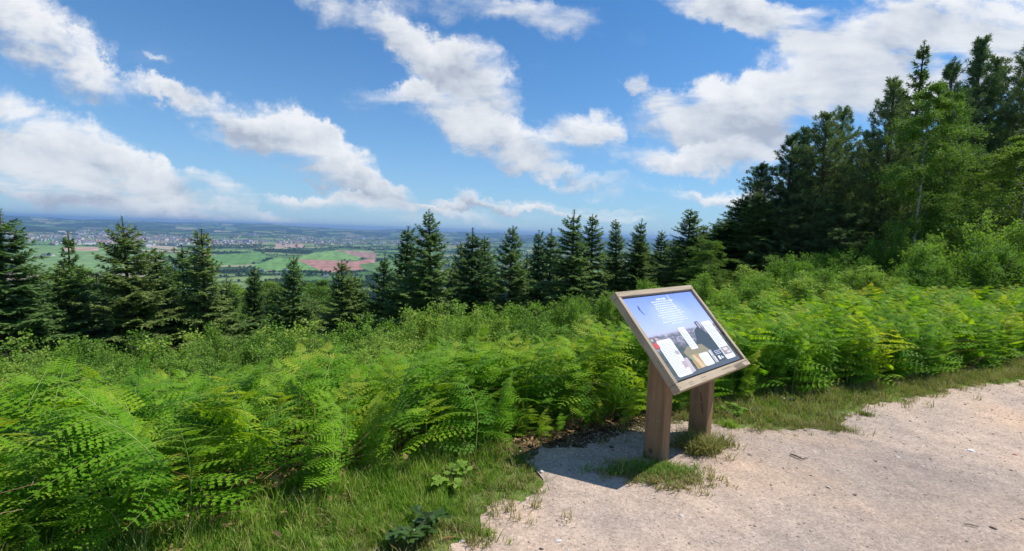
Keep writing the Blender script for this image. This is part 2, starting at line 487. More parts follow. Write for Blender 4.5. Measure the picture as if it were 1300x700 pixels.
# ------------------------------------------------------------------ scattered stuff (geometry nodes, only for what nobody could count)
def stuff(name, P, protos, rot, scl, idx, label, cat):
    """One object: a copy of one of protos at every point."""
    P = np.asarray(P, np.float32); n = len(P)
    me = bpy.data.meshes.new(name); me.vertices.add(n); me.vertices.foreach_set('co', P.ravel())
    for an, ty, dat, key in (('rot', 'FLOAT_VECTOR', rot, 'vector'), ('scl', 'FLOAT_VECTOR', scl, 'vector'), ('idx', 'INT', idx, 'value')):
        a = me.attributes.new(an, ty, 'POINT'); a.data.foreach_set(key, np.asarray(dat, np.int32 if ty == 'INT' else np.float32).ravel())
    o = link(name, me)
    ng = bpy.data.node_groups.new(name, 'GeometryNodeTree')
    ng.interface.new_socket('Geometry', in_out='INPUT', socket_type='NodeSocketGeometry')
    ng.interface.new_socket('Geometry', in_out='OUTPUT', socket_type='NodeSocketGeometry')
    gi = ng.nodes.new('NodeGroupInput'); go = ng.nodes.new('NodeGroupOutput')
    gti = ng.nodes.new('GeometryNodeGeometryToInstance')
    for p in reversed(protos):
        oi = ng.nodes.new('GeometryNodeObjectInfo'); oi.inputs['Object'].default_value = p
        ng.links.new(oi.outputs['Geometry'], gti.inputs[0])
    iop = ng.nodes.new('GeometryNodeInstanceOnPoints'); iop.inputs['Pick Instance'].default_value = True

    def na(nm, ty):
        q = ng.nodes.new('GeometryNodeInputNamedAttribute'); q.data_type = ty; q.inputs['Name'].default_value = nm
        return q.outputs['Attribute']
    ng.links.new(gi.outputs[0], iop.inputs['Points']); ng.links.new(gti.outputs[0], iop.inputs['Instance'])
    ng.links.new(na('rot', 'FLOAT_VECTOR'), iop.inputs['Rotation']); ng.links.new(na('scl', 'FLOAT_VECTOR'), iop.inputs['Scale'])
    ng.links.new(na('idx', 'INT'), iop.inputs['Instance Index'])
    ng.links.new(iop.outputs[0], go.inputs[0])
    md = o.modifiers.new('scatter', 'NODES'); md.node_group = ng
    props(o, label, cat, None, 'stuff')
    return o


def proto(name, me):
    return bpy.data.objects.new(name, me)            # stays outside the scene: only its mesh is used


def rots(n, tilt=.12):
    return np.stack([NR.normal(0, tilt, n), NR.normal(0, tilt, n), NR.uniform(0, 2 * PI, n)], 1)


def usc(n, lo, hi):
    return np.repeat(NR.uniform(lo, hi, n)[:, None], 3, 1)


# ------------------------------------------------------------------ bracken
def blade(q, org, out, upv, L, W, n, sag, seg=4, m=0):
    """A compound leaf blade: leaflets with small lobes along a drooping midrib."""
    org, out, upv = (np.asarray(v, float) for v in (org, out, upv))
    out = out / np.linalg.norm(out); side = np.cross(out, upv); side /= np.linalg.norm(side); nrm = np.cross(side, out)

    def pt(u, v, w=0.):
        """u along, v sideways, in metres; the blade sags along its length and to its sides."""
        u = np.asarray(u, float); v = np.asarray(v, float)
        dz = -sag * u * u / L - .22 * v * v / max(W, .03) + w
        return org + u[..., None] * out + v[..., None] * side + dz[..., None] * nrm
    t = (np.arange(n) + .6) / n
    u0 = L * t
    shp = np.minimum(1, .62 + 1.6 * t) * (1 - t) ** .8 * 1.02 + .03
    for sgn in (-1, 1):
        l = W * shp * NR.uniform(.88, 1.08, n)
        # lobes: seg pairs per leaflet
        k = (np.arange(seg)) / seg
        K, U = np.meshgrid(k, u0); Ls = np.broadcast_to(l[:, None], K.shape)
        sp = L / n
        wd_ = sp * .50 * (1 - K ** 2 * .75) * np.minimum(1, Ls / (sp * 2))
        fwd = .45                                              # leaflets lean towards the tip
        v0 = Ls * K; v1 = Ls * (K + .86 / seg); vm_ = Ls * (K + .62 / seg)
        c0 = U + v0 * fwd; c1 = U + v1 * fwd; cm = U + vm_ * fwd
        lift = .12 * wd_
        for s2 in (-1, 1):
            A = pt(c0, sgn * v0); Bp = pt(cm + s2 * wd_, sgn * vm_, lift); Cc = pt(c1 + s2 * wd_ * .7, sgn * (v1 + .35 * Ls / seg), lift); D_ = pt(c1, sgn * v1)
            V = np.stack([A, Bp, Cc, D_], -2).reshape(-1, 3)
            q.add(V, np.arange(len(V)).reshape(-1, 4), m)
    uu = np.linspace(0, L, 5)
    return pt(uu, uu * 0)


def bracken(seed, H=1.0, npair=6, seg=4, n=15, lean=.5, lo=.44):
    rs = np.random.default_rng(seed); q = Q(); st = Q()
    # stalk: upright, then arching over
    t = np.linspace(0, 1, 12); az = rs.uniform(0, 2 * PI)
    hx = lean * H * np.clip(t - .45, 0, 1) ** 1.7 * 1.5; zz = H * (t - .25 * np.clip(t - .55, 0, 1) ** 1.5 * 1.3)
    ctr = np.stack([hx + .03 * H * np.sin(t * 3 + seed), .02 * H * np.sin(t * 5 + seed), zz], 1)
    st.tube(ctr, np.interp(t, [0, .6, 1], [.006, .0038, .0014]), 0, 5)
    for i in range(npair):
        f = i / (npair - 1)
        tt = lo + (.93 - lo) * f ** .85
        o = np.array([np.interp(tt, t, ctr[:, j]) for j in range(3)]); o2 = np.array([np.interp(min(1, tt + .04), t, ctr[:, j]) for j in range(3)])
        fwdv = o2 - o; fwdv /= np.linalg.norm(fwdv)
        L = H * (.40 * (1 - f) ** .75 + .09) * rs.uniform(.85, 1.1)
        for sgn in (-1, 1):
            lat = np.array([0, sgn, 0.]) + np.array([rs.normal(0, .18), 0, 0])
            out = lat + np.array([.45, 0, 0]) + .3 * fwdv + np.array([0, 0, rs.uniform(-.05, .5)])
            upv = np.array([-.35, sgn * -.12, 1.]) + rs.normal(0, .25, 3)
            mid = blade(q, o, out, upv, L, L * .31, max(8, int(n * (1 - .35 * f))), rs.uniform(.1, .38), seg)
            st.tube(mid, [.002, .0017, .0014, .001, .0006], 0, 4)
    o = ctr[-2]; fwdv = ctr[-1] - ctr[-3]
    blade(q, o, fwdv, np.array([-.6, 0, 1.]), .17 * H, .05 * H, 9, .5, 3)
    return q.mesh('bracken_foliage', [M_FERN]), st.mesh('bracken_stem', [M_FSTEM], True)


FERNS = [bracken(100 + i, 1.0 , R.choice((5, 6, 6, 7)), 3, R.choice((9, 10, 12)), R.uniform(.1, .6)) for i in range(10)]
FERNS += [bracken(130 + i, 1.0, R.choice((8, 9, 10)), 3, R.choice((9, 10, 11)), R.uniform(.15, .5), .2) for i in range(6)]
FERN1 = []                                                  # stem and foliage in one mesh, for the far mass
for i in range(10):
    q = Q(); a, b = bracken(200 + i, 1.0, 5 if i < 7 else 8, 1, 8, R.uniform(.3, .8) if i < 7 else .3, lo=.44 if i < 7 else .14)
    for me, mi in ((a, 0), (b, 1)):
        v = np.empty(len(me.vertices) * 3); me.vertices.foreach_get('co', v)
        f = np.empty(len(me.loops), np.int32); me.loops.foreach_get('vertex_index', f)
        q.add(v.reshape(-1, 3), f.reshape(-1, 4), mi)
    FERN1.append(proto('bracken_source', q.mesh('bracken_plant', [M_FERN, M_FSTEM])))


def fern_height(a, s):
    return .95


# candidate spots over the bank
cand = []
tries = 0
while len(cand) < 4700 and tries < 60000:
    tries += 1
    a = R.uniform(-9, 26); s = R.random() ** 1.1 * (6.0 if a > 4.5 else 4.0) + .02
    if R.random() < (.10 if a < 3 else .4): s = R.uniform(-.15, .8)
    b = np.interp(a, FEx, FEy) + s
    x = a * AV[0] + b * BV[0]; y = a * AV[1] + b * BV[1]
    if y < .6 or abs(x) > 1.32 * y + 1.2: continue
    if s > 2.4 and R.random() > 1.55 - s / (6 if a > 4.5 else 4.4): continue
    d = math.hypot(x, y)
    if x < 0 and d < 2.8: continue
    if .1 < s < .7 and abs(a + .05 - .65) < .16: continue            # the bare earth gap among the stalks
    cand.append((d, x, y, a, s))
cand.sort()
# the nearest stand apart as plants of their own, never closer than 14 cm
own, rest = [], []
grid = {}
for c in cand:
    k = (round(c[1] / .2), round(c[2] / .2)) if c[3] < 2 else (round(c[1] / .17), round(c[2] / .17))
    if k in grid: continue
    grid[k] = 1
    (own if (len(own) < 300 and c[4] < 3) else rest).append(c)
ZONES = [
    (-9, -.75, 'tall bright green bracken standing at the left end of the bank'),
    (-.75, -.1, 'sunlit bracken fronds above the long grass in the lower left corner'),
    (-.1, 1.05, 'bracken on bare stalks round the brown earth gap left of the path'),
    (1.05, 2.1, 'arching bracken at the grass edge beside the pale path end'),
    (2.1, 3.6, 'deep green bracken close behind the information board'),
    (3.6, 40, 'dense layered bracken behind the grass strip right of the information board')]
zone_idx = {}
for i, (d, x, y, a, s) in enumerate(own):
    lab = next(l for lo, hi, l in ZONES if lo <= a < hi)
    ff, fs = R.choice(FERNS[10:] if (s < .45 and R.random() < .35) or (a > 2.6 and s < .8 and R.random() < .85) else FERNS)
    h = R.uniform(.62, 1.05) * (1.0 if s > .3 else R.choice((.5, .7, .9)))
    if s < .2 and R.random() < .35: h *= .6
    e = empty('bracken_fern', (x, y, hz1(x, y) - .02), R.uniform(0, 2 * PI)); e.scale = (h * R.uniform(.9, 1.15),) * 2 + (h,)
    # fronds lean out of the shade towards the path
    if s < .8:
        e.rotation_euler = (R.gauss(0, .06), R.gauss(0, .06), math.atan2(-BV[1], -BV[0]) + R.gauss(0, 1.5))
    link('stem', fs, e); link('frond', ff, e)
    props(e, lab, 'fern', 'bracken ferns: ' + lab[:40])
n = len(rest)
P = np.array([(c[1], c[2], 0) for c in rest]); P[:, 2] = hz(P[:, 0], P[:, 1]) - .02
h = NR.uniform(.62, .95, n)
stuff('bracken', P, FERN1, rots(n, .1), np.repeat(h[:, None], 3, 1), np.where((np.array([c[4] for c in rest]) < .9) & (NR.random(n) < .8), NR.integers(7, 10, n), NR.integers(0, 7, n)),
      'unbroken mass of bright green bracken filling the slope behind the front plants', 'bracken')


# ------------------------------------------------------------------ shrubs, saplings, trees
def rdir(rs, n, zlo=-1., zhi=1.):
    z = rs.uniform(zlo, zhi, n); t = rs.uniform(0, 2 * PI, n); r = np.sqrt(1 - z * z)
    return np.stack([r * np.cos(t), r * np.sin(t), z], 1)


def shrub(seed, H=2.0, Rd=1.0, nstem=9, ntw=24, nl=34, leaf=.05, mats=None, droop=0.):
    """A many-stemmed young birch or sallow: stems, twigs and leaves on them."""
    rs = np.random.default_rng(seed); st = Q(); lf = Q()
    for k in range(nstem):
        az = rs.uniform(0, 2 * PI); sp = rs.uniform(.15, 1.) * Rd; hh = H * rs.uniform(.72, 1.0) * (1 - .28 * (sp / Rd) ** 2)
        t = np.linspace(0, 1, 8)
        c = np.stack([np.cos(az) * sp * t ** .8, np.sin(az) * sp * t ** .8, hh * t], 1) + rs.normal(0, .03 * H, (8, 3)) * t[:, None]
        st.tube(c, np.interp(t, [0, 1], [.010 * H, .002 * H]), 0, 5)
        for j in range(ntw):
            tt = rs.uniform(.12, 1.) ** .7
            o = np.array([np.interp(tt, t, c[:, i]) for i in range(3)])
            L = H * .26 * (1.12 - tt * .75) * rs.uniform(.6, 1.2)
            d = rdir(rs, 1, 0., .9)[0]
            u = np.linspace(0, 1, 4)
            tw = o + d * (L * u)[:, None] + np.array([0, 0, -droop * L]) * (u ** 2)[:, None]
            st.tube(tw, np.interp(u, [0, 1], [.0022 * H, .0008 * H]), 0, 3)
            n = int(nl * rs.uniform(.7, 1.2)); uu = rs.uniform(.15, 1.05, n)
            P = o + d * (L * uu)[:, None] + np.array([0, 0, -droop * L]) * (uu ** 2)[:, None] + rs.normal(0, .045 * H * .5, (n, 3))
            D = d + rdir(rs, n) * 1.1
            Nn = np.array([0, 0, 1.]) + rdir(rs, n) * .9
            lf.leaves(P, D, Nn, leaf * rs.uniform(.7, 1.25, n), leaf * .68 * rs.uniform(.8, 1.2, n))
    return lf.mesh('shrub_crown', [mats[0]]), st.mesh('shrub_stems', [mats[1]], True)


SHRUBS = [shrub(300 + i, 2.0, .75 + .1 * i, 9 + i % 3, 24, 34, .05, (M_SHRUB, M_TWIG)) for i in range(5)]
SHRUBS += [shrub(320 + i, 2.6, .8, 9, 26, 34, .05, (M_SHRUB, M_TWIG), .25) for i in range(2)]
SHH = [2.0] * 5 + [2.6] * 2


def copy_tree_thing(name, loc, rz, scl, trunk_me, crown_me, label, cat, group, crown='crown', trunk='trunk'):
    e = empty(name, loc, rz); e.scale = scl
    if trunk == 'trunk': e.rotation_euler = (R.gauss(0, .022), R.gauss(0, .022), rz)
    link(trunk, trunk_me, e); link(crown, crown_me, e)
    return props(e, label, cat, group)


# px, depth, top y in the photo's frame, width factor, label
SHR = [
    (10, 6.4, 452, 1.3, None), (95, 6.0, 456, 1.2, None), (180, 6.6, 446, 1.3, None), (262, 6.2, 444, 1.2, None), (345, 6.8, 432, 1.3, None), (425, 6.6, 430, 1.2, None),
    (500, 7.0, 418, 1.3, None), (575, 6.8, 420, 1.2, None), (675, 7.2, 408, 1.3, None), (750, 7.6, 402, 1.2, None), (140, 12, 418, 1.5, None), (50, 12.5, 420, 1.6, None), (235, 12.5, 410, 1.5, None), (380, 12, 402, 1.5, None), (465, 12.5, 398, 1.5, None), (540, 13, 388, 1.5, None), (600, 12.5, 378, 1.5, None), (680, 13, 374, 1.5, None), (745, 13.5, 366, 1.5, None), (830, 14, 352, 1.5, None), (875, 13.5, 350, 1.5, None), (950, 14, 330, 1.5, None), (1000, 15, 320, 1.5, None), (1060, 15.5, 306, 1.5, None), (1110, 15, 300, 1.5, None),
    (960, 10.4, 350, 1.3, None), (1030, 10.2, 340, 1.3, None), (1100, 11.0, 330, 1.4, None), (1180, 12, 300, 1.4, None), (1260, 12.4, 290, 1.4, None),
    (-15, 8.0, 452, 1.1, None), (30, 9.5, 428, 1.2, 'leafy sallow shrub at the left picture edge below the dark spruce'),
    (78, 8.4, 438, 1.1, 'light green shrub in front of the widest spruce on the left'), (125, 10., 425, 1.1, None), (170, 8.2, 440, 1.2, None), (215, 9.6, 428, 1.1, None),
    (283, 7.6, 392, .8, 'tall pale birch sapling with shiny leaves rising over the bracken on the left'),
    (255, 9.0, 420, 1., None), (322, 8.4, 418, 1.1, None), (362, 9.6, 412, 1.15, None), (405, 8.6, 414, 1.1, None), (440, 10.2, 408, 1.1, None),
    (478, 8.2, 410, 1.1, None), (512, 9.4, 390, 1.0, 'birch shrub with a pale pointed top in front of the tallest middle spruce'),
    (548, 10.6, 378, 1.1, None), (585, 9.0, 392, 1.1, None), (622, 10.2, 386, 1.1, None), (655, 11.4, 380, 1.1, None), (690, 9.8, 380, 1.2, None), (728, 11.0, 372, 1.1, None),
    (765, 9.4, 388, 1.1, None), (560, 7.2, 425, 1.0, None), (640, 7.6, 416, 1.1, None), (715, 7.8, 408, 1.1, None),
    (812, 10.8, 341, .8, 'pale birch sapling rising just behind the top edge of the information board'),
    (780, 12.6, 368, 1.1, None), (852, 11.0, 368, 1.1, None), (902, 11.0, 336, 1.0, 'rounded birch bush right of the information board below the dark pines'),
    (936, 9.6, 362, 1.1, None), (972, 12.0, 336, 1.1, None), (1015, 11.6, 312, 1.15, 'broad bright green bush halfway between the information board and the birch tree'),
    (1050, 10.4, 330, 1.1, None), (1088, 12.4, 318, 1.1, None), (1120, 11.2, 334, 1.1, None), (1155, 14.2, 276, 1.0, 'tall bush at the foot of the white birch trunk'),
    (1192, 13.2, 284, 1.1, None), (1232, 14.2, 274, 1.1, None), (1272, 13.0, 266, 1.1, 'tallest bright bush at the right picture edge above the bracken'),
    (1312, 13.6, 272, 1.2, None), (1205, 11.8, 318, 1.0, None), (1165, 11.6, 326, 1.0, None), (1250, 12.0, 312, 1.1, None), (1295, 12.6, 306, 1.1, None), (1345, 13, 270, 1.2, None),
    (330, 13.5, 395, 1.5, 'dull green broad shrub between the left spruces and the lone small conifer'), (400, 15, 400, 1.5, None), (-60, 9, 430, 1.2, None)]


def zone_label(px):
    if px < 240: return 'light green shrub in the thicket at the foot of the left spruces'
    if px < 500: return 'light green shrub in the thicket below the distant red field'
    if px < 790: return 'light green shrub in the thicket below the middle row of spruces'
    if px < 1140: return 'bright leafy shrub in the bank between the information board and the birch'
    return 'bright leafy shrub in the thicket at the right picture edge'


for i, (px, d, yt, wf, lab) in enumerate(SHR):
    x, y, z = at(px, d); k = R.randrange(len(SHRUBS))
    if lab and 'sapling' in lab: k = 5 + (i % 2)
    h = top_at(px, yt, d) - z
    sz = h / SHH[k]; sx = max(sz * .75, .62) * wf
    g = None if lab else 'shrubs: ' + zone_label(px)
    copy_tree_thing('birch_sapling' if lab and 'sapling' in lab else 'leafy_shrub', (x, y, z - .05), R.uniform(0, 6), (sx, sx, sz), SHRUBS[k][1], SHRUBS[k][0],
                    lab or zone_label(px), 'sapling' if lab and 'sapling' in lab else 'shrub', g, trunk='stem')


def spruce(seed, H=8., Rd=1.9, dense=1., top_gap=0.):
    rs = np.random.default_rng(seed); tr = Q(); cr_ = Q()
    t = np.linspace(0, 1, 9); lean = rs.normal(0, .012, 2)
    c = np.stack([lean[0] * H * t, lean[1] * H * t, H * t], 1)
    tr.tube(c, np.interp(t, [0, .8, 1], [.016 * H, .005 * H, .0016 * H]), 0, 8)
    z = .06 * H
    lop = rs.uniform(0, 2 * PI)
    while z < H * .955:
        f = z / H
        gap = (.21 if f < .8 else .17) / dense
        nb = int(rs.integers(6, 9)) if f < .88 else int(rs.integers(3, 6))
        a0 = rs.uniform(0, 2 * PI)
        for b in range(nb):
            az = a0 + b * 2 * PI / nb + rs.normal(0, .22); zb = z + rs.normal(0, .06)
            rl = Rd * ((1 - f) ** .88 * (1 - .25 * math.exp(-f * 9))) * rs.uniform(.55, 1.22) * (1 + .16 * math.cos(az - lop)) + .05
            if rs.random() < .06: rl *= .5
            e0 = np.interp(f, [0, .5, .8, 1], [-.30, -.05, .28, .7]) + rs.normal(0, .08)
            n = 7; u = np.linspace(0, 1, n)
            hr = rl * u * math.cos(e0 * .6); vz = rl * (math.sin(e0) * u - .16 * u ** 2 * (1 - f) + .14 * u ** 4)
            br = np.stack([c[0, 0] + lean[0] * zb + np.cos(az) * hr, lean[1] * zb + np.sin(az) * hr, zb + vz], 1)
            tr.tube(br, np.interp(u, [0, 1], [.012 + .006 * rl, .003]), 0, 3)
            # branchlets on both sides, drooping a little, each a row of needled shoots
            nbl = max(3, int(rl / .075))
            ub = (np.arange(nbl) + rs.uniform(.2, .8, nbl)) / nbl; ub = ub[ub > .12]
            fx = np.array([np.cos(az), np.sin(az), 0]); sd = np.array([-np.sin(az), np.cos(az), 0])
            for s_ in (-1, 1):
                o = np.stack([np.interp(ub, u, br[:, i]) for i in range(3)], 1)
                L = np.minimum(rl * .42 * (1 - ub) + .09, .5) * rs.uniform(.75, 1.2, len(ub))
                D = fx * .75 + sd * s_ * 1. + np.array([0, 0, -.18])
                D = D + rs.normal(0, .16, (len(ub), 3)); D /= np.linalg.norm(D, axis=1, keepdims=True)
                for k in range(4):
                    w0 = k / 4.
                    m_ = L * 4 / .5 > k * .9
                    if not m_.any(): continue
                    P = o + D * (L * w0)[:, None] + np.array([0, 0, -1.]) * (.25 * L * w0 ** 2)[:, None]
                    for s3 in (-1, 0, 1):
                        Dd = D * .8 + s3 * .75 * np.cross(D, [0, 0, 1.]) + rs.normal(0, .12, D.shape) + np.array([0, 0, -.12])
                        cr_.leaves(P[m_], Dd[m_], (np.array([0, 0, 1.]) + rs.normal(0, .35, D.shape))[m_], rs.uniform(.11, .19, m_.sum()), rs.uniform(.038, .058, m_.sum()))
            # needles round the branch tip
            P = np.repeat(br[-3:], 4, 0); D = (br[-1] - br[-2]); D = D / np.linalg.norm(D) + rdir(rs, 12) * .6
            cr_.leaves(P, D, rdir(rs, 12), .13, .036)
        z += gap * rs.uniform(.8, 1.2)
    # leader
    n = 34; zz = rs.uniform(.93, 1., n) * H
    cr_.leaves(np.stack([lean[0] * zz, lean[1] * zz, zz], 1), rdir(rs, n, .1, .8), rdir(rs, n), .10, .026)
    return cr_.mesh('spruce_crown', [M_SPRUCE]), tr.mesh('spruce_trunk', [M_BARK], True)


SPR = [spruce(400, 8., 2.7), spruce(401, 8., 2.4), spruce(402, 8., 2.1, .95), spruce(403, 8., 1.85, .9), spruce(404, 8., 2.7, 1.05), spruce(405, 8, 1.1, .75)]
# px, depth, top y, variant, width factor, label
SL = [
    (-8, 15.5, 262, 0, 1.25, 'large dark spruce cut by the left picture edge'),
    (88, 19, 290, 5, .9, 'spruce whose thin bare leader stands before the green fields on the left'),
    (92, 18, 330, 4, 1.25, 'wide blue-green spruce low between the left edge and the tallest left spruce'),
    (60, 23, 345, 1, 1.2, None), (125, 22, 345, 2, 1.2, None),
    (168, 18, 271, 0, 1.05, 'tallest spruce on the left with a pointed top before the town'),
    (205, 20, 312, 4, 1.05, 'bushy spruce just right of the tallest left spruce'),
    (232, 21.5, 308, 1, 1.05, 'second bushy spruce right of the tallest left spruce'),
    (262, 20, 288, 3, .95, 'slim spruce with a long bare leader left of the distant fields'),
    (285, 22, 350, 1, 1.1, None), (318, 24, 336, 3, 1., 'small dark spruce under the distant light green field'),
    (370, 25, 322, 1, .9, 'pale green spruce standing apart below the left tip of the red field'),
    (433, 23, 327, 3, 1.1, 'small dark conical spruce in front of the distant red field'),
    (395, 29, 372, 2, 1.1, None), (458, 27, 362, 1, 1.0, None),
    (480, 22, 318, 2, 1., 'dark spruce at the right end of the distant red field'),
    (510, 20, 284, 3, 1.05, 'slim spruce with thin leader left of the tallest middle spruce'),
    (553, 18.5, 263, 1, 1.05, 'tallest spruce of the middle row with open bright green branches'),
    (535, 23, 330, 0, .9, None), (577, 23, 330, 2, 1., None),
    (603, 21, 286, 2, 1.0, 'narrow spruce first to the right of the tallest middle spruce'),
    (593, 25, 305, 3, 1.0, None), (626, 24, 297, 3, 1.0, 'thin-topped spruce second to the right of the tallest middle spruce'),
    (647, 20, 283, 4, .95, 'full dark spruce third to the right of the tallest middle spruce'),
    (668, 26, 318, 0, .9, None), (684, 25, 290, 3, .95, None), (700, 24, 287, 2, .95, 'narrow spruce left of the spiky tall spruce behind the fern slope'),
    (728, 19.5, 263, 2, 1.1, 'tall spiky spruce in the middle row up to the low white clouds'),
    (754, 21, 269, 3, 1.15, 'dark slender spruce right of the spiky tall spruce'),
    (742, 25, 310, 0, .9, None), (775, 27, 320, 0, 1., None),
    (790, 23, 276, 3, 1.05, 'left one of two close dark spruces above the information board'),
    (806, 22, 274, 2, 1.0, 'right one of two close dark spruces above the information board'),
    (826, 26, 312, 0, .9, None), (841, 24, 290, 1, .9, 'low spruce between the paired spruces and the broad dark one'),
    (872, 20.5, 262, 4, .95, 'broad dark spruce above the right corner of the information board'),
    (857, 25, 300, 0, .9, None), (892, 26, 290, 0, 1., None), (905, 23, 280, 1, 1.0, 'spruce between the broad dark spruce and the pine slope'),
    (930, 22, 243, 2, 1.15, 'spruce with a bright tuft at the left end of the pine slope'), (915, 26, 285, 4, 1, None), (1145, 20.5, 48, 5, .85, 'thin nearly bare spruce top sticking out above the birch crown'),
    (884, 22, 292, 1, 1.1, None), (898, 25, 283, 3, 1.1, None), (917, 21, 272, 2, 1.15, None), (943, 23, 244, 1, 1.1, None), (962, 20, 236, 2, 1.1, None), (820, 23, 300, 1, 1., None), (540, 27, 320, 1, 1.1, None), (455, 24, 345, 1, 1.2, None), (345, 28, 360, 4, 1.2, None), (30, 26, 350, 1, 1.2, None), (150, 25, 350, 4, 1.2, None), (500, 26, 350, 1, 1.2, None), (620, 27, 330, 4, 1.0, None), (715, 28, 320, 1, 1.1, None), (1060, 27, 190, 4, 1.1, None), (975, 25, 250, 1, 1.1, None)]


def sl_zone(px):
    if px < 300: return 'dark spruce filling the back of the left group of spruces'
    if px < 530: return 'dark spruce low in the dip below the distant red field'
    if px < 780: return 'dark spruce filling the back of the middle row of spruces'
    if px < 960: return 'dark spruce in the background above the information board'
    return 'dark spruce in the shade of the pine slope on the right'


for px, d, yt, k, wf, lab in SL:
    x, y, z = at(px, d); h = top_at(px, yt, d) - z; sz = h / 8.; sx = min(max(sz, .75), 1.15) * wf * R.uniform(1.0, 1.25)
    copy_tree_thing('spruce_tree', (x, y, z - .1), R.uniform(0, 6), (sx, sx, sz), SPR[k][1], SPR[k][0], lab or sl_zone(px), 'spruce', None if lab else 'spruces: ' + sl_zone(px))


def pine(seed, H=11., Rd=2.4, ntuft=7, lo=.1):
    rs = np.random.default_rng(seed); tr = Q(); cr_ = Q()
    t = np.linspace(0, 1, 10); bend = rs.normal(0, .15, 2)
    c = np.stack([bend[0] * np.sin(t * 3), bend[1] * np.sin(t * 2.5), H * t], 1)
    tr.tube(c, np.interp(t, [0, 1], [.016 * H, .003 * H]), 0, 8)
    z = lo * H
    while z < H * .985:
        f = z / H; nb = int(rs.integers(4, 7)); a0 = rs.uniform(0, 7)
        for b in range(nb):
            az = a0 + b * 2 * PI / nb + rs.normal(0, .3)
            rl = Rd * ((1 - f) ** .72) * rs.uniform(.35, 1.3) + .15
            el = np.interp(f, [0, .6, 1], [.0, .3, .9]) + rs.normal(0, .12)
            u = np.linspace(0, 1, 6)
            o = np.array([np.interp(f, t, c[:, i]) for i in range(3)])
            br = o + np.stack([np.cos(az) * rl * u * math.cos(el), np.sin(az) * rl * u * math.cos(el), rl * (u * math.sin(el) + .3 * u ** 2.5)], 1)
            tr.tube(br, np.interp(u, [0, 1], [.014 + .008 * rl, .006]), 0, 4)
            nt_ = max(4, int(ntuft * rl / Rd * 2.6))
            for j in range(nt_):
                uu = 1 - (j / nt_) ** 1.3 * .8
                p = np.array([np.interp(uu, u, br[:, i]) for i in range(3)])
                off = rdir(rs, 1, -.1, .9)[0] * rl * .30 * (0 if j == 0 else rs.uniform(.4, 1.3))
                tip = p + off
                if j: tr.tube(np.stack([p, (p + tip) / 2 + [0, 0, -.02], tip]), [.008, .006, .004], 0, 3)
                ax = np.array([np.cos(az) * .5, np.sin(az) * .5, .8]) + rs.normal(0, .25, 3); ax /= np.linalg.norm(ax)
                n = 46; w = rs.uniform(-.22, .12, n)
                P = tip + ax * w[:, None]
                cr_.leaves(P, ax * .7 + rdir(rs, n), rdir(rs, n), rs.uniform(.12, .20, n), .026)
        z += rs.uniform(.24, .40) if f < .6 else rs.uniform(.34, .5)
    return cr_.mesh('pine_crown', [M_PINE]), tr.mesh('pine_trunk', [M_BARK], True)


PN = [pine(500 + i, 11., 2.3 + .25 * i, 7) for i in range(3)] + [pine(510, 11., 1.7, 6, .3)]
PL = [
    (958, 22, 205, 0, 1., 'leftmost pine of the dark slope with its tip against the white cloud'),
    (990, 21, 168, 1, 1., 'pine stepping up left of the double-topped pine'),
    (1012, 24, 160, 0, 1., None), (1036, 20, 140, 2, 1., 'left half of the double-topped dark pine below the big cloud'),
    (1060, 21, 132, 1, .95, 'right half of the double-topped dark pine below the big cloud'), (1088, 24, 165, 2, 1., None),
    (1113, 18.5, 96, 0, .95, 'tall dark pine just left of the yellow-green birch'),
    (1176, 21, 78, 1, 1., 'pine whose small pointed top shows behind the birch crown'),
    (1130, 24, 120, 2, 1., None), (1205, 24, 110, 2, 1., None),
    (1218, 22, 44, 3, 1.15, 'tall thin pine with rounded tufts and a gap of sky along its trunk'),
    (1243, 24, 66, 0, .9, 'pine close right of the thin pine with rounded tufts'),
    (1296, 21.5, 44, 2, 1.15, 'massive dark pine at the right picture edge'), (1270, 24, 110, 1, 1.1, None), 
    (1180, 28, 180, 2, 1.2, None), (1250, 28, 160, 0, 1.2, None), (1020, 28, 210, 1, 1.2, None), (1320, 26, 160, 2, 1.2, None), (1100, 29, 190, 1, 1.2, None), (1000, 19.5, 262, 1, 1.0, None), (1060, 18, 255, 0, 1.0, None), (1210, 21, 235, 2, 1.0, None)]
for px, d, yt, k, wf, lab in PL:
    x, y, z = at(px, d); h = top_at(px, yt, d) - z; sz = h / 11.; sx = min(max(sz, .8), 1.1) * wf
    copy_tree_thing('pine_tree', (x, y, z - .1), R.uniform(0, 6), (sx, sx, sz), PN[k][1], PN[k][0], lab or 'dark pine deep in the shaded wood on the right slope', 'pine', None if lab else 'pines deep in the right wood')


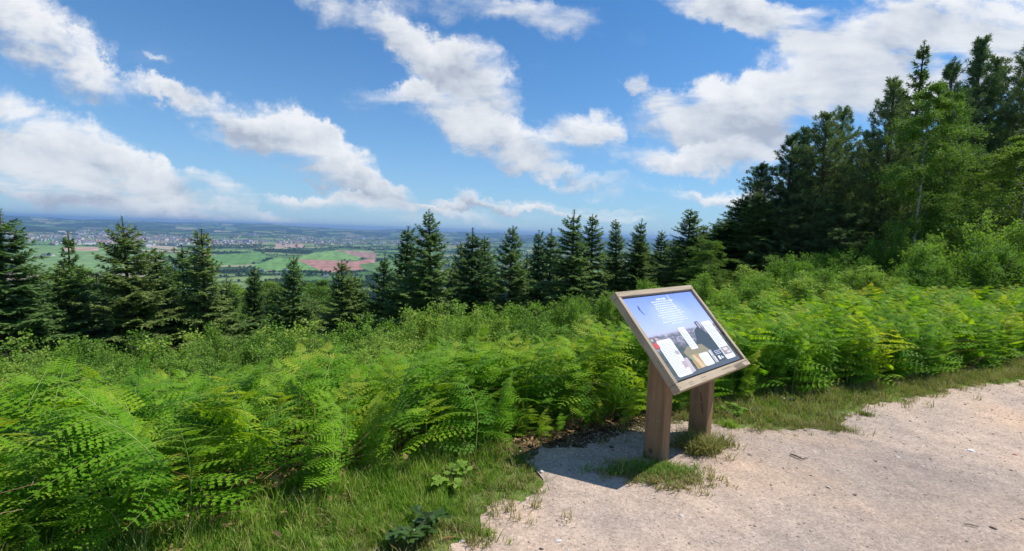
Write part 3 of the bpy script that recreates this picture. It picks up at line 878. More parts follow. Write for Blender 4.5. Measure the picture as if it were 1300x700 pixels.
def birch(seed, H=8., Rd=1.6, nb=46, leaf=.055, m=None):
    rs = np.random.default_rng(seed); tr = Q(); cr_ = Q()
    t = np.linspace(0, 1, 12)
    c = np.stack([.12 * np.sin(t * 4 + seed) * t, .10 * np.sin(t * 3) * t, H * t], 1)
    tr.tube(c, np.interp(t, [0, 1], [.0055 * H, .0012 * H]), 0, 8)
    for b in range(nb):
        f = .2 + .78 * (b + rs.random()) / nb; az = rs.uniform(0, 2 * PI) + b * 2.4
        rl = Rd * (np.interp(f, [.2, .45, .75, 1], [.75, 1., .75, .22])) * rs.uniform(.6, 1.15); el = rs.uniform(.45, .95)
        o = np.array([np.interp(f, t, c[:, i]) for i in range(3)]); u = np.linspace(0, 1, 7)
        br = o + np.stack([np.cos(az) * rl * u * math.cos(el * .6), np.sin(az) * rl * u * math.cos(el * .6), rl * (u * math.sin(el) - .55 * u ** 2.6)], 1)
        tr.tube(br, np.interp(u, [0, 1], [.018, .004]), 1, 4)
        for j in range(12):
            uu = rs.uniform(.2, 1.); p = np.array([np.interp(uu, u, br[:, i]) for i in range(3)])
            d = rdir(rs, 1, -.5, .6)[0]; L = rl * .42 * rs.uniform(.5, 1.1); v = np.linspace(0, 1, 4)
            tw = p + d * (L * v)[:, None] + np.array([0, 0, -.45 * L]) * (v ** 2)[:, None]
            tr.tube(tw, [.005, .004, .003, .002], 1, 3)
            n = 62; w = rs.uniform(.05, 1.1, n)
            P = p + d * (L * w)[:, None] + np.array([0, 0, -.45 * L]) * (w ** 2)[:, None] + rs.normal(0, .06, (n, 3))
            cr_.leaves(P, d * .5 + rdir(rs, n, -1, .4), np.array([0, 0, 1]) + rdir(rs, n), leaf * rs.uniform(.7, 1.2, n), leaf * .7)
    return cr_.mesh('birch_crown', [m or M_BIRCH]), tr.mesh('birch_trunk', [M_BBARK, M_TWIG], True)


BI = [birch(600), birch(601, 8., 1.9, 50), birch(602, 8., 2.2, 52, .06)]
BL = [(1160, 15.5, 97, 0, 1.0, 'slender yellow-green birch tree with pale trunk in front of the dark pines'),
      (1195, 16.4, 104, 1, .62, 'yellow-leaved birch leaning against the right side of the pale trunked birch'),
      (1300, 15.2, 160, 2, .95, 'spreading green birch cut by the right picture edge under the massive pine'),
      (905, 17.5, 300, 1, .7, 'low bright birch at the left foot of the pine slope'),
      (1172, 16.8, 205, 2, .75, 'low full birch crown under the yellow-leaved birch')]
for px, d, yt, k, wf, lab in BL:
    x, y, z = at(px, d); h = top_at(px, yt, d) - z; sz = h / 8.
    copy_tree_thing('birch_tree', (x, y, z - .1), R.uniform(0, 6), (wf, wf, sz), BI[k][1], BI[k][0], lab, 'birch', None)

# broad-leaved wood falling away below the spruces
BR = [(335, 33, 398, 'round dull green tree top between the pale spruce and the left spruces'), (300, 38, 385, None), (405, 40, 383, None), (358, 48, 376, None), (445, 45, 380, None),
      (300, 60, 362, None), (345, 70, 356, None), (395, 75, 358, None), (250, 50, 372, None), (130, 55, 345, 'pale green tree top filling the gap between the two left spruces'), (60, 60, 340, None), (330, 100, 352, None), (415, 100, 352, None)]
for px, d, yt, lab in BR:
    x, y, z = at(px, d); zt = top_at(px, yt, d); h = max(zt - z, 4); sz = h / 8.; k = R.randrange(3)
    w = sz * R.uniform(1.1, 1.5)
    copy_tree_thing('broadleaf_tree', (x, y, zt - 8 * sz), R.uniform(0, 6), (w, w, sz), BI[k][1], BI[k][0], lab or 'dull green round tree top in the wood below the spruces', 'tree', None if lab else 'round tree tops below the spruces')


def blob_crown(seed):
    """A far-off tree: an uneven crown of leaf clumps over a short trunk, 10 m high."""
    rs = np.random.default_rng(seed); q = Q()
    q.tube([(0, 0, 0), (0, 0, 4)], [.35, .25], 1, 5)
    for k in range(13):
        c = rdir(rs, 1, -.4, 1)[0] * np.array([3.2, 3.2, 2.8]) * rs.uniform(.3, 1) + [0, 0, 6.0]
        n = 60; d = rdir(rs, n)
        q.leaves(c + d * rs.uniform(.8, 1.9), np.cross(d, rdir(rs, n)), d, rs.uniform(.9, 1.6), 1.1)
    return proto('wood_source', q.mesh('wood_tree', [M_WOOD_L, M_BARK]))


WT = [blob_crown(700 + i) for i in range(4)]
# wood on the lower slope
n = 5200
ang = NR.uniform(-1.0, .5, n); r_ = 1 / NR.uniform(1 / 1250., 1 / 110., n)
r_ = np.where(NR.random(n) < .6, NR.uniform(150, 1250, n), r_)
x = np.sin(ang) * r_; y = np.cos(ang) * r_; P = np.stack([x, y, hz(x, y) - 1], 1)
stuff('woodland', P, WT, rots(n, .05), usc(n, .7, 1.25) * (1 - .25 * (r_ < 300))[:, None], NR.integers(0, 4, n), 'far-off broadleaved wood covering the lower slope between the spruces and the fields', 'woodland')
# hedges and copses of the valley
sel = np.argwhere(hed & (Rr > 1150) & (Rr < 7000) & (Az > -.97) & (Az < .1))
pr = np.where(wd[sel[:, 0], sel[:, 1]], 1., .8)
sel = sel[NR.random(len(sel)) < np.minimum(1, 16000 / len(sel)) * pr]
x = Xv[sel[:, 0], sel[:, 1]] + NR.normal(0, 3, len(sel)); y = Yv[sel[:, 0], sel[:, 1]] + NR.normal(0, 6, len(sel))
P = np.stack([x, y, hz(x, y) + 1], 1); n = len(P)
stuff('hedgerow_trees', P, WT, rots(n, .05), usc(n, .6, 1.2), NR.integers(0, 4, n), 'dark hedgerow trees and copses dividing the far valley fields', 'hedges')

# ------------------------------------------------------------------ houses of the valley
M_W = [solid('pale_render', (.58, .56, .53), var=.05), solid('cream_render', (.62, .55, .44), var=.05), solid('red_brick', (.36, .2, .15), var=.1)]
M_R = [solid('slate_roof', (.16, .16, .18), var=.1), solid('tile_roof', (.32, .17, .12), var=.1)]


def house_parts(L, W, H, P_):
    w = Q(); w.box((-L / 2, -W / 2, -2), (L / 2, W / 2, H)); g = W / 2
    for sx in (-1, 1):
        w.add([(sx * L / 2, -g, H), (sx * L / 2, g, H), (sx * L / 2, 0, H + P_), (sx * L / 2, 0, H + P_)], [(0, 1, 2, 3)])
    r = Q(); e = .6
    for s in (-1, 1):
        r.add([(-L / 2 - e, s * (g + e), H - .3), (L / 2 + e, s * (g + e), H - .3), (L / 2 + e, 0, H + P_ + .25), (-L / 2 - e, 0, H + P_ + .25)], [(0, 1, 2, 3)])
    return w, r


farm = [(332, 343, 22, 9, 'long white farm building under the small spruces'), (344, 344, 14, 9, 'white house second from the left in the far hamlet'), (352, 347, 12, 8, 'small cream house at the right end of the far hamlet'),
        (322, 346, 16, 8, 'slate roofed barn at the left end of the far hamlet'), (62, 325, 60, 14, 'long low white farm sheds among the fields on the far left'), (50, 327, 24, 12, 'short white shed beside the long low farm sheds'),
        (414, 351, 16, 9, 'cream house in the trees below the red field'), (430, 352, 13, 8, 'small white house right of the cream house below the red field'), (363, 340, 12, 8, 'lone white cottage above the far hamlet')]
for i, (px, py, L_, W_, lab) in enumerate(farm):
    x, y = plain(px, py, -163); e = empty('farm_building', (x, y, hz1(x, y)), R.uniform(-.5, .5))
    w, r = house_parts(L_, W_, 5.5, 3.2)
    link('wall', w.mesh('house_wall', [M_W[i % 2]]), e); link('roof', r.mesh('house_roof', [M_R[i % 2 if L_ < 20 else 0]]), e)
    props(e, lab, 'house')
tp = []
for i in range(5):
    L_, W_, H_ = ((14, 9, 6), (30, 10, 6), (11, 9, 7), (60, 30, 9), (22, 12, 9))[i]
    w, r = house_parts(L_, W_, H_, 3)
    q = Q(); a = w; q.add(np.concatenate(w.V), np.concatenate(w.F), 0); q.add(np.concatenate(r.V), np.concatenate(r.F), 1)
    tp.append(proto('town_source', q.mesh('town_house', [M_W[(0, 0, 2, 0, 1)[i]], M_R[(0, 1, 1, 0, 0)[i]]])))
xs, ys = [], []
for k in range(26):                                        # clusters of streets
    px = R.uniform(30, 560); py = R.uniform(293, 307) + (px - 300) * .012
    cx, cy = plain(px, py, -155); sg = R.uniform(120, 420); m_ = int(R.uniform(25, 120))
    if cy < 3500 or cy > 17000: continue
    ang_ = R.uniform(0, 3)
    u = NR.normal(0, sg, m_); v = np.round(NR.normal(0, sg * .5, m_) / 45) * 45
    xs.append(cx + u * math.cos(ang_) - v * math.sin(ang_)); ys.append(cy + u * math.sin(ang_) * 2 + v * math.cos(ang_) * 2)
x = np.concatenate(xs); y = np.concatenate(ys); n = len(x)
P = np.stack([x, y, hz(x, y) + 3], 1); rt = rots(n, 0); rt[:, 2] = NR.choice([0, .4, 1.5, -.4], n)
stuff('town', P, tp, rt, usc(n, .9, 1.5), NR.choice(5, n, p=[.35, .2, .2, .07, .18]), 'far-off town of pale houses spread across the valley under the hills', 'town')

# ------------------------------------------------------------------ grass
def tuft(seed, nb=16, H=.12, sp=.03, w=.0035, m=None, bend=.6):
    rs = np.random.default_rng(seed); q = Q()
    for k in range(nb):
        o = np.array([*(rs.normal(0, sp, 2)), 0]); az = rs.uniform(0, 2 * PI); h = H * rs.uniform(.5, 1.2)
        d = np.array([math.cos(az), math.sin(az), 0]); s = np.array([-d[1], d[0], 0]) * w * rs.uniform(.7, 1.2)
        b = bend * rs.uniform(.2, 1.2)
        t = np.linspace(0, 1, 4)
        c = o + d * (h * b * t ** 2)[:, None] + np.array([0, 0, 1.]) * (h * (t - .3 * b * t ** 2))[:, None]
        ww = np.array([1, .9, .6, .05])[:, None]
        V = np.stack([c - s * ww, c + s * ww], 1).reshape(-1, 3)
        q.add(V, [(0, 1, 3, 2), (2, 3, 5, 4), (4, 5, 7, 6)])
    return q.mesh('grass_tuft', [m or M_GRASS])


GT = [proto('grass_source', tuft(800 + i, 18, .10 + .02 * (i % 3), .028)) for i in range(5)]
GL = [proto('grass_source', tuft(810 + i, 14, .26, .03, .004, None, .5)) for i in range(3)]
GD = [proto('grass_source', tuft(820 + i, 16, .09, .03, .003, M_DRYG, .8)) for i in range(3)]
pts = []
for _ in range(60000):
    if len(pts) > 15000: break
    a = R.uniform(-4, 15)
    if R.random() > 1.15 - max(0, a - 2) / 16: continue
    pe = float(np.interp(a, aa, edge)); fe = float(np.interp(a, FEx, FEy)); b = R.uniform(pe - (.16 if R.random() < .8 else .45), fe + .55)
    x = a * AV[0] + b * BV[0]; y = a * AV[1] + b * BV[1]
    if y < 1.2 or abs(x) > 1.25 * y + .6: continue
    d = b - pe                                              # distance inside the grass
    bare = .5 + .5 * math.sin(a * 5.1 + 1) * math.sin(b * 6.3 + a)
    if d < .12 and R.random() > max(.035, (d + .16) * 2.2) * (.3 + bare): continue
    if 1.95 < a < 3.6 and d < .35 and R.random() < .93: continue   # trodden gravel under the board
    if 3.6 < a < 6.5 and d < .3 and R.random() < .35: continue
    s = b - fe
    if s > -.2 and a < 2.0 and R.random() < .4: idx, sc_ = 5 + R.randrange(3), R.uniform(.35, .7)
    elif d < .16 and R.random() < .5: idx, sc_ = 8 + R.randrange(3), R.uniform(.5, .95)
    elif R.random() < (.08 if a < 2 else .3): idx, sc_ = 8 + R.randrange(3), R.uniform(.7, 1.2)
    else: idx, sc_ = R.randrange(5), R.uniform(.35, .75) * (.6 + .5 * min(1, max(0, d) / .6)) * (1.0 if a < 1.6 else .75)
    pts.append((x, y, idx, sc_))
pa = np.array(pts); Pz = np.stack([pa[:, 0], pa[:, 1], zpath(pa[:, 0], pa[:, 1])[0]], 1)
stuff('grass', Pz, GT + GL + GD, rots(len(pa), .15), np.repeat(pa[:, 3:4], 3, 1), pa[:, 2].astype(int), 'short green grass along the edge of the gravel path', 'grass')


def on_path(px, py):
    d = ray(px, py); t = -EYE / d.z; x, y = d.x * t, t
    return x, y, float(zpath(x, y)[0])


def clump(px, py, rx, n, H, w, mt, lab, seed, bend=.9):
    x, y, z = on_path(px, py); rs = np.random.default_rng(seed); q = Q()
    me_all = Q()
    for k in range(n):
        me = tuft(seed * 100 + k, 12, H * rs.uniform(.6, 1.15), .02, w, mt, bend)
        v = np.empty(len(me.vertices) * 3); me.vertices.foreach_get('co', v); v = v.reshape(-1, 3)
        f = np.empty(len(me.loops), np.int32); me.loops.foreach_get('vertex_index', f)
        off = rs.normal(0, .45, 2) * rx
        me_all.add(v + [off[0], off[1], 0], f.reshape(-1, 4)); bpy.data.meshes.remove(me)
    o = link('grass_clump', me_all.mesh('grass_clump', [mt])); o.location = (x, y, z)
    return props(o, lab, 'grass clump')


clump(840, 607, np.array([.36, .16]), 210, .05, .0028, M_DRYG, 'olive and straw-coloured short grass in front of the nearer post', 40, 1.2)
clump(822, 602, np.array([.34, .12]), 150, .055, .003, M_GRASS, 'flat patch of green grass at the foot of the nearer post', 31)
clump(800, 598, np.array([.14, .10]), 40, .06, .003, M_GRASS, 'thin grass in the shadow left of the nearer post', 36)
clump(884, 573, np.array([.2, .14]), 80, .15, .0035, M_DRYG, 'coarse olive tussock between the two posts of the board', 32, 1.1)
clump(915, 568, np.array([.12, .06]), 22, .10, .003, M_DRYG, 'dry straw-coloured grass right of the farther post', 33)
clump(924, 543, np.array([.09, .05]), 16, .07, .003, M_GRASS, 'small green tuft on the gravel behind the farther post', 34)
clump(1064, 546, np.array([.12, .05]), 22, .06, .003, M_DRYG, 'small dark tuft at the outer point of the grass verge', 35)
clump(1102, 529, np.array([.06, .04]), 10, .05, .003, M_DRYG, 'lone tiny tuft on the gravel right of the grass verge', 37)
clump(620, 682, np.array([.025, .02]), 6, .05, .003, M_GRASS, 'tiny green tuft on the gravel near the bottom edge', 38)
clump(598, 688, np.array([.03, .02]), 6, .04, .003, M_DRYG, 'tiny brown tuft on the gravel near the bottom edge', 39)

# ------------------------------------------------------------------ stones on the path
def stone(seed, r=1.):
    rs = np.random.default_rng(seed)
    th = np.linspace(0, 2 * PI, 8)[:-1]; q = Q(); rings = []
    sx = rs.uniform(.7, 1.3)
    for k, (zz, rr_) in enumerate(((-.25, .55), (.1, 1.), (.38, .72), (.52, .15))):
        j = rs.uniform(.78, 1.18, 7)
        rings.append(np.stack([np.cos(th) * rr_ * j * sx, np.sin(th) * rr_ * j, np.full(7, zz) + rs.normal(0, .05, 7)], 1))
    V = np.concatenate(rings) * r; F = []
    for k in range(3):
        for i in range(7): F.append((k * 7 + i, k * 7 + (i + 1) % 7, k * 7 + 7 + (i + 1) % 7, k * 7 + 7 + i))
    q.add(V, F); return q


def stone_mat(name, stops):
    m, nt, out = mat(name); oi = N(nt, 'ShaderNodeObjectInfo')
    p = N(nt, 'ShaderNodeBsdfPrincipled', i_Roughness=.85); p.inputs['Specular IOR Level'].default_value = .2
    nt.links.new(ramp(nt, oi.outputs['Random'], stops), p.inputs['Base Color']); nt.links.new(p.outputs[0], out.inputs[0]); return m


M_ST = stone_mat('path_stone', [(0, (.22, .18, .15)), (.3, (.36, .29, .235)), (.75, (.47, .38, .31)), (1, (.62, .56, .5))])
SP = [proto('stone_source', stone(900 + i).mesh('stone', [M_ST])) for i in range(5)]
n = 20000
a = NR.uniform(-.5, 13, n); dd = NR.random(n) ** 1.3 * 4.5
b = np.interp(a, aa, edge) - dd + .2 * NR.random(n) ** 2
x = a * AV[0] + b * BV[0]; y = a * AV[1] + b * BV[1]
ok = (y > 1.5) & (np.abs(x) < 1.25 * y + .3); x, y = x[ok], y[ok]; n = len(x)
# a band of loose gravel lies round the board
x2 = NR.normal(1.0, .6, 5000); y2 = 3.55 + (x2 - .8) * .35 + NR.normal(0, .22, 5000)
x = np.concatenate([x, x2]); y = np.concatenate([y, y2]); zz, dpp = zpath(x, y); ok = dpp > np.where(NR.random(len(x)) < .5, -.28, -.08); x, y, zz = x[ok], y[ok], zz[ok]; n = len(x)
sz = np.minimum(NR.lognormal(-5.6, .5, n), .016)
stuff('gravel', np.stack([x, y, zz], 1), SP, rots(n, .3), np.repeat(sz[:, None], 3, 1), NR.integers(0, 5, n), 'loose pale gravel scattered over the path', 'gravel')

M_PALE = solid('pale_stone', (.72, .70, .68), var=.12, scale=30)
M_REDST = solid('red_stone', (.42, .14, .10), var=.15, scale=30)
M_DEADL = solid('dead_leaf', (.30, .15, .06), var=.3, scale=20)
for px, py, s_, mm, lab in ((587, 688, .016, M_PALE, 'white pebble beside the stick at the bottom edge of the picture'), (709, 692, .013, M_PALE, 'small upright white pebble on the pale gravel at the bottom edge'),
                            (776, 570, .022, M_BARK, 'flat dark stone on the gravel just left of the nearer post'), (1288, 580, .014, M_REDST, 'small red stone on the gravel near the right picture edge'),
                            (1232, 576, .02, M_PALE, 'pale stone on the gravel at the right'), (684, 613, .012, M_BARK, 'dark pebble on the gravel below the shadow of the board')):
    x, y, z = on_path(px, py); q = stone(int(px)); o = link('stone', q.mesh('stone', [mm])); o.location = (x, y, z); o.scale = (s_ * 1.3, s_, s_); props(o, lab, 'stone')


def stick(px, py, L, rz, r, mt, lab, name='stick'):
    x, y, z = on_path(px, py); q = Q(); t = np.linspace(0, 1, 7)
    q.tube(np.stack([L * (t - .5), .06 * L * np.sin(t * 5), .006 + r + .02 * L * np.sin(t * 3)], 1), np.interp(t, [0, .1, .9, 1], [.3 * r, r, .8 * r, .2 * r]), 0, 6)
    q.tube(np.stack([L * (.1 + .18 * t), .05 * L + .12 * L * t, .006 + r + .03 * L * t], 1), np.interp(t, [0, 1], [.5 * r, .2 * r]), 0, 5)
    o = link(name, q.mesh(name, [mt], True)); o.location = (x, y, z); o.rotation_euler[2] = rz; return props(o, lab, 'stick')


stick(570, 686, .085, .35, .006, M_DEADL, 'brown stick on the gravel at the bottom edge left of the white pebble')
stick(1011, 583, .10, -.9, .006, M_BARK, 'dark twig on the open gravel right of the board')
stick(1022, 585, .06, .5, .003, M_BARK, 'thin short twig just right of the dark twig')
stick(1232, 673, .08, -.2, .003, M_TWIG, 'thin twig on the gravel near the lower right corner')

# dead leaves and litter under the bracken
def litter(seed):
    rs = np.random.default_rng(seed); q = Q(); n = 8
    q.leaves(np.c_[rs.normal(0, .05, (n, 2)), rs.uniform(0, .015, n)], rdir(rs, n, -.2, .3), np.array([0, 0, 1]) + rdir(rs, n) * .5, rs.uniform(.03, .07, n), rs.uniform(.01, .03, n))
    return proto('litter_source', q.mesh('litter', [M_LIT]))


M_LIT = stone_mat('fern_litter', [(0, (.09, .05, .03)), (.5, (.22, .12, .06)), (1, (.36, .24, .13))])
LT = [litter(i) for i in range(4)]
for i in range(3):
    q = Q(); rs = np.random.default_rng(60 + i)
    for k in range(4):
        o = np.array([*rs.normal(0, .06, 2), 0]); d = np.array([*rs.normal(0, .45, 2), 1.]); t = np.linspace(0, 1, 5); L_ = rs.uniform(.25, .6)
        c = o + d * (L_ * t)[:, None] + np.array([*rs.normal(0, .25, 2), -.35]) * (L_ * t ** 3)[:, None]
        q.tube(c, np.interp(t, [0, 1], [.0024, .0012]), 0, 4)
    LT.append(proto('litter_source', q.mesh('dead_stalks', [M_LIT])))
n = 5000; a = NR.uniform(-3, 9, n); s = NR.uniform(-.1, 1.3, n); b = np.interp(a, FEx, FEy) + s
x = a * AV[0] + b * BV[0]; y = a * AV[1] + b * BV[1]; ok = y > 1.5; x, y = x[ok], y[ok]; n = len(x)
stuff('dead_bracken_litter', np.stack([x, y, hz(x, y) + .01], 1), LT, rots(n, .2), usc(n, .7, 1.4), NR.choice(7, n, p=[.24, .24, .25, .24, .01, .01, .01]), 'brown dead bracken litter on the earth below the fern stalks', 'litter')


# bramble and small weeds at the path edge
def bramble(px, py, H, lab, seed, mt=M_BRAM, leaf=.06, nst=9):
    x, y, z = on_path(px, py); rs = np.random.default_rng(seed); st = Q(); lf = Q()
    for k in range(nst):
        az = rs.uniform(0, 2 * PI); L = H * rs.uniform(.7, 1.5); t = np.linspace(0, 1, 8)
        c = np.stack([np.cos(az) * L * .6 * t, np.sin(az) * L * .6 * t, H * rs.uniform(.6, 1.1) * (1.5 * t - .9 * t * t)], 1)
        st.tube(c, .0022, 0, 5)
        for j in range(6):
            tt = .25 + .75 * j / 5; p = np.array([np.interp(tt, t, c[:, i]) for i in range(3)])
            for a3 in (-.9, 0, .9):
                a4 = az + a3 + rs.normal(0, .3) + (PI / 2) * rs.choice([-1, 1]) * .6
                d = np.array([math.cos(a4), math.sin(a4), rs.uniform(-.3, .3)])
                lf.leaves([p], [d], [np.array([0, 0, 1]) + rs.normal(0, .4, 3)], leaf * rs.uniform(.7, 1.1), leaf * .62)
    e = empty('bramble_plant', (x, y, z)); link('stem', st.mesh('bramble_stem', [M_TWIG]), e); link('leaf', lf.mesh('bramble_leaves', [mt]), e)
    return props(e, lab, 'bramble')


bramble(522, 686, .17, 'dark leafy bramble in the grass at the bottom edge of the picture', 51)
bramble(545, 672, .12, 'smaller dark bramble shoot right behind the larger bramble', 52, nst=6, leaf=.045)
bramble(930, 528, .14, 'leafy green weed in the grass right behind the farther post', 53, M_SHRUB, .05, 8)
bramble(1003, 512, .07, 'low blue-green weed in the middle of the grass verge right of the board', 54, M_BRAM, .03, 9)
bramble(570, 617, .16, 'broad-leaved weed at the foot of the bracken above the grass', 55, M_SHRUB, .055, 7)

# ------------------------------------------------------------------ information board
BX, BY, YAW, PW, PH, TILT, ZC = 1.323, 3.501, .732, 1.095, .789, .813, .923
sign = empty('information_board', (BX, BY, 0), YAW)
props(sign, 'weathered oak lectern board with a printed view panel on two square posts', 'information board')


def child(name, q, mats, parent, mtx=None, smooth=False, bevel=0):
    o = link(name, q.mesh(name, mats, smooth), parent)
    if mtx is not None: o.matrix_local = mtx
    if bevel:
        b = o.modifiers.new('bevel', 'BEVEL'); b.width = bevel; b.segments = 2; b.limit_method = 'ANGLE'
    return o


# local frame of the sign: x along the board, -y towards the reader; board plane tilts down towards -y
T = Matrix.Translation((0, 0, ZC)) @ Matrix.Rotation(TILT, 4, 'X')       # board plane: x right, y up the slope, z normal
# in this frame +y runs up and back, the lower edge is at -PH/2
FT, FB = .062, .043                                       # frame thickness and width
for sgn, nm in ((1, 'top'), (-1, 'bottom')):
    q = Q(); y1 = sgn * PH / 2; y0 = y1 - sgn * (FB if sgn > 0 else FB + .012)
    q.box((-PW / 2, min(y0, y1), -FT), (PW / 2, max(y0, y1), 0))
    child('frame_rail', q, [M_FRX], sign, T, bevel=.004)
for sgn in (-1, 1):
    q = Q(); x1 = sgn * PW / 2; x0 = x1 - sgn * (FB - .006)
    q.box((min(x0, x1) , -PH / 2 + FB + .0135, -FT + .002), (max(x0, x1) , PH / 2 - FB - .0015, -.002))
    child('frame_rail', q, [M_FRY], sign, T, bevel=.004)
q = Q(); q.box((-PW / 2 + .04, -PH / 2 + .055, -.052), (PW / 2 - .04, PH / 2 - .045, -.034))
M_BACK = solid('board_back', (.16, .125, .09), var=.2)
child('backing_board', q, [M_BACK], sign, T)
# posts with slanted heads
PS, PD, PT = .325, .156, .094
for sgn in (-1, 1):
    q = Q(); x0, x1 = sgn * PS - PT / 2, sgn * PS + PT / 2
    def ztop(yy): return ZC + math.tan(TILT) * yy - .056 / math.cos(TILT)
    y0, y1 = -PD / 2, PD / 2
    q.add([(x0, y0, -.3), (x1, y0, -.3), (x1, y1, -.3), (x0, y1, -.3), (x0, y0, ztop(y0)), (x1, y0, ztop(y0)), (x1, y1, ztop(y1)), (x0, y1, ztop(y1))],
          [(0, 3, 2, 1), (4, 5, 6, 7), (0, 1, 5, 4), (1, 2, 6, 5), (2, 3, 7, 6), (3, 0, 4, 7)])
    pobj = child('post', q, [M_POST], sign, bevel=.01)
    for yy, zz in ((.02, .3), (-.02, .31)):
        s = Q(); th = np.linspace(0, 2 * PI, 9)[:-1]
        ring = np.stack([np.full(8, 0.), np.cos(th) * .006, np.sin(th) * .006], 1)
        s.tube([(x0 - .003, yy, zz), (x0 - .0025, yy, zz), (x0 + .002, yy, zz)], [.001, .006, .006], 0, 8)
        child('screw', s, [M_STEEL], pobj)
# screws on the frame faces
for sx, sy in ((-1, -1), (1, -1), (-1, 1), (1, 1)):
    s = Q(); s.tube([(sx * (PW / 2 - .022), sy * (PH / 2 - .025), -.001), (sx * (PW / 2 - .022), sy * (PH / 2 - .025), .0012), (sx * (PW / 2 - .022), sy * (PH / 2 - .025), .0015)], [.005, .005, .0005], 0, 8)
    child('screw', s, [M_BACK], sign, T)


# printed panel
def print_mat(name, c, rough=.22):
    m, nt, out = mat(name)
    p = N(nt, 'ShaderNodeBsdfPrincipled', i_Roughness=rough); p.inputs['Base Color'].default_value = (*c, 1); p.inputs['Specular IOR Level'].default_value = .45
    nt.links.new(p.outputs[0], out.inputs[0]); return m


def panel_mat():
    m, nt, out = mat('printed_view'); L = nt.links
    tc = N(nt, 'ShaderNodeTexCoord'); sp = N(nt, 'ShaderNodeSeparateXYZ'); L.new(tc.outputs['Object'], sp.inputs[0])
    y = sp.outputs['Y']                                  # -.34 .. .34
    no = N(nt, 'ShaderNodeTexNoise', i_Scale=7.0, i_Detail=6.0, i_Roughness=.65); L.new(tc.outputs['Object'], no.inputs['Vector'])
    mp = N(nt, 'ShaderNodeMapping'); mp.inputs['Scale'].default_value = (1, 3.2, 1); L.new(tc.outputs['Object'], mp.inputs[0])
    n2 = N(nt, 'ShaderNodeTexNoise', i_Scale=9.0, i_Detail=7.0, i_Roughness=.75); L.new(mp.outputs[0], n2.inputs['Vector'])
    f = math_n(nt, 'MULTIPLY_ADD', y, 1.45, .5)
    f = math_n(nt, 'MULTIPLY_ADD', no.outputs['Fac'], .05, math_n(nt, 'ADD', f, -.025), clamp=True)
    sky = ramp(nt, f, [(.50, (.46, .46, .60)), (.60, (.40, .47, .76)), (.8, (.28, .37, .76)), (1, (.19, .28, .70))])
    landc = ramp(nt, n2.outputs['Fac'], [(.3, (.05, .065, .07)), (.45, (.14, .15, .18)), (.55, (.33, .29, .35)), (.68, (.62, .58, .66))])
    lowc = ramp(nt, n2.outputs['Fac'], [(.3, (.045, .06, .055)), (.6, (.10, .12, .11)), (.75, (.2, .2, .18))])
    yy = math_n(nt, 'MULTIPLY_ADD', no.outputs['Fac'], .12, y)
    mc = N(nt, 'ShaderNodeMapping', vector_type='TEXTURE'); mc.inputs['Location'].default_value = (0, .16, -.02); mc.inputs['Scale'].default_value = (.34, .17, 1); L.new(tc.outputs['Object'], mc.inputs[0])
    gl = N(nt, 'ShaderNodeVectorMath', operation='LENGTH'); L.new(mc.outputs[0], gl.inputs[0])
    sky = mix_c(nt, math_n(nt, 'MULTIPLY_ADD', gl.outputs['Value'], -.9, .85, clamp=True), sky, (.50, .60, .80))
    land_ = mix_c(nt, math_n(nt, 'MULTIPLY_ADD', yy, 14., 0.9, clamp=True), lowc, landc)
    col = mix_c(nt, math_n(nt, 'MULTIPLY_ADD', math_n(nt, 'MULTIPLY_ADD', no.outputs['Fac'], .03, y), 60., -1.2, clamp=True), land_, sky)
    p = N(nt, 'ShaderNodeBsdfPrincipled', i_Roughness=.25); L.new(col, p.inputs['Base Color']); p.inputs['Specular IOR Level'].default_value = .45
    L.new(p.outputs[0], out.inputs[0]); return m


X0, X1, Y0, Y1 = -PW / 2 + .046, PW / 2 - .046, -PH / 2 + .064, PH / 2 - .052
q = Q(); q.box((X0 + .003, Y0 + .003, -.034), (X1 - .003, Y1 - .003, -.020)); panel = child('printed_panel', q, [panel_mat()], sign, T)


def pp(u, v, z): return (X0 + .003 + u * (X1 - X0 - .006), Y1 - .003 - v * (Y1 - Y0 - .006), z)


def sheet(name, polys, c, z, parent=panel):
    """Printed areas: polygons in panel fractions (u right, v down)."""
    bm_v, bm_f = [], []
    for poly in polys:
        bm_f.append(tuple(range(len(bm_v), len(bm_v) + len(poly)))[::-1]); bm_v += [pp(u, v, z) for u, v in poly]
    me = bpy.data.meshes.new(name); me.from_pydata(bm_v, [], bm_f); me.materials.append(c if not isinstance(c, tuple) else print_mat('print_' + name, c)); me.update()
    return link(name, me, parent)


def rect(u0, v0, u1, v1): return [(u0, v0), (u1, v0), (u1, v1), (u0, v1)]


def rrect(u0, v0, u1, v1, r=.02):
    o = []
    for cx, cy, a0 in ((u1 - r, v0 + r, -PI / 2), (u1 - r, v1 - r, 0), (u0 + r, v1 - r, PI / 2), (u0 + r, v0 + r, PI)):
        o += [(cx + r * math.cos(a0 + k * PI / 6), cy + r * math.sin(a0 + k * PI / 6)) for k in range(4)]
    return o


WHITE = print_mat('print_paper_white', (.80, .80, .82)); INK = print_mat('print_ink', (.40, .40, .44)); PALEINK = print_mat('print_pale_text', (.66, .70, .84)); DARK = print_mat('print_dark', (.07, .08, .09))
Z1, Z2, Z3, Z4 = -.0190, -.0182, -.0174, -.0166


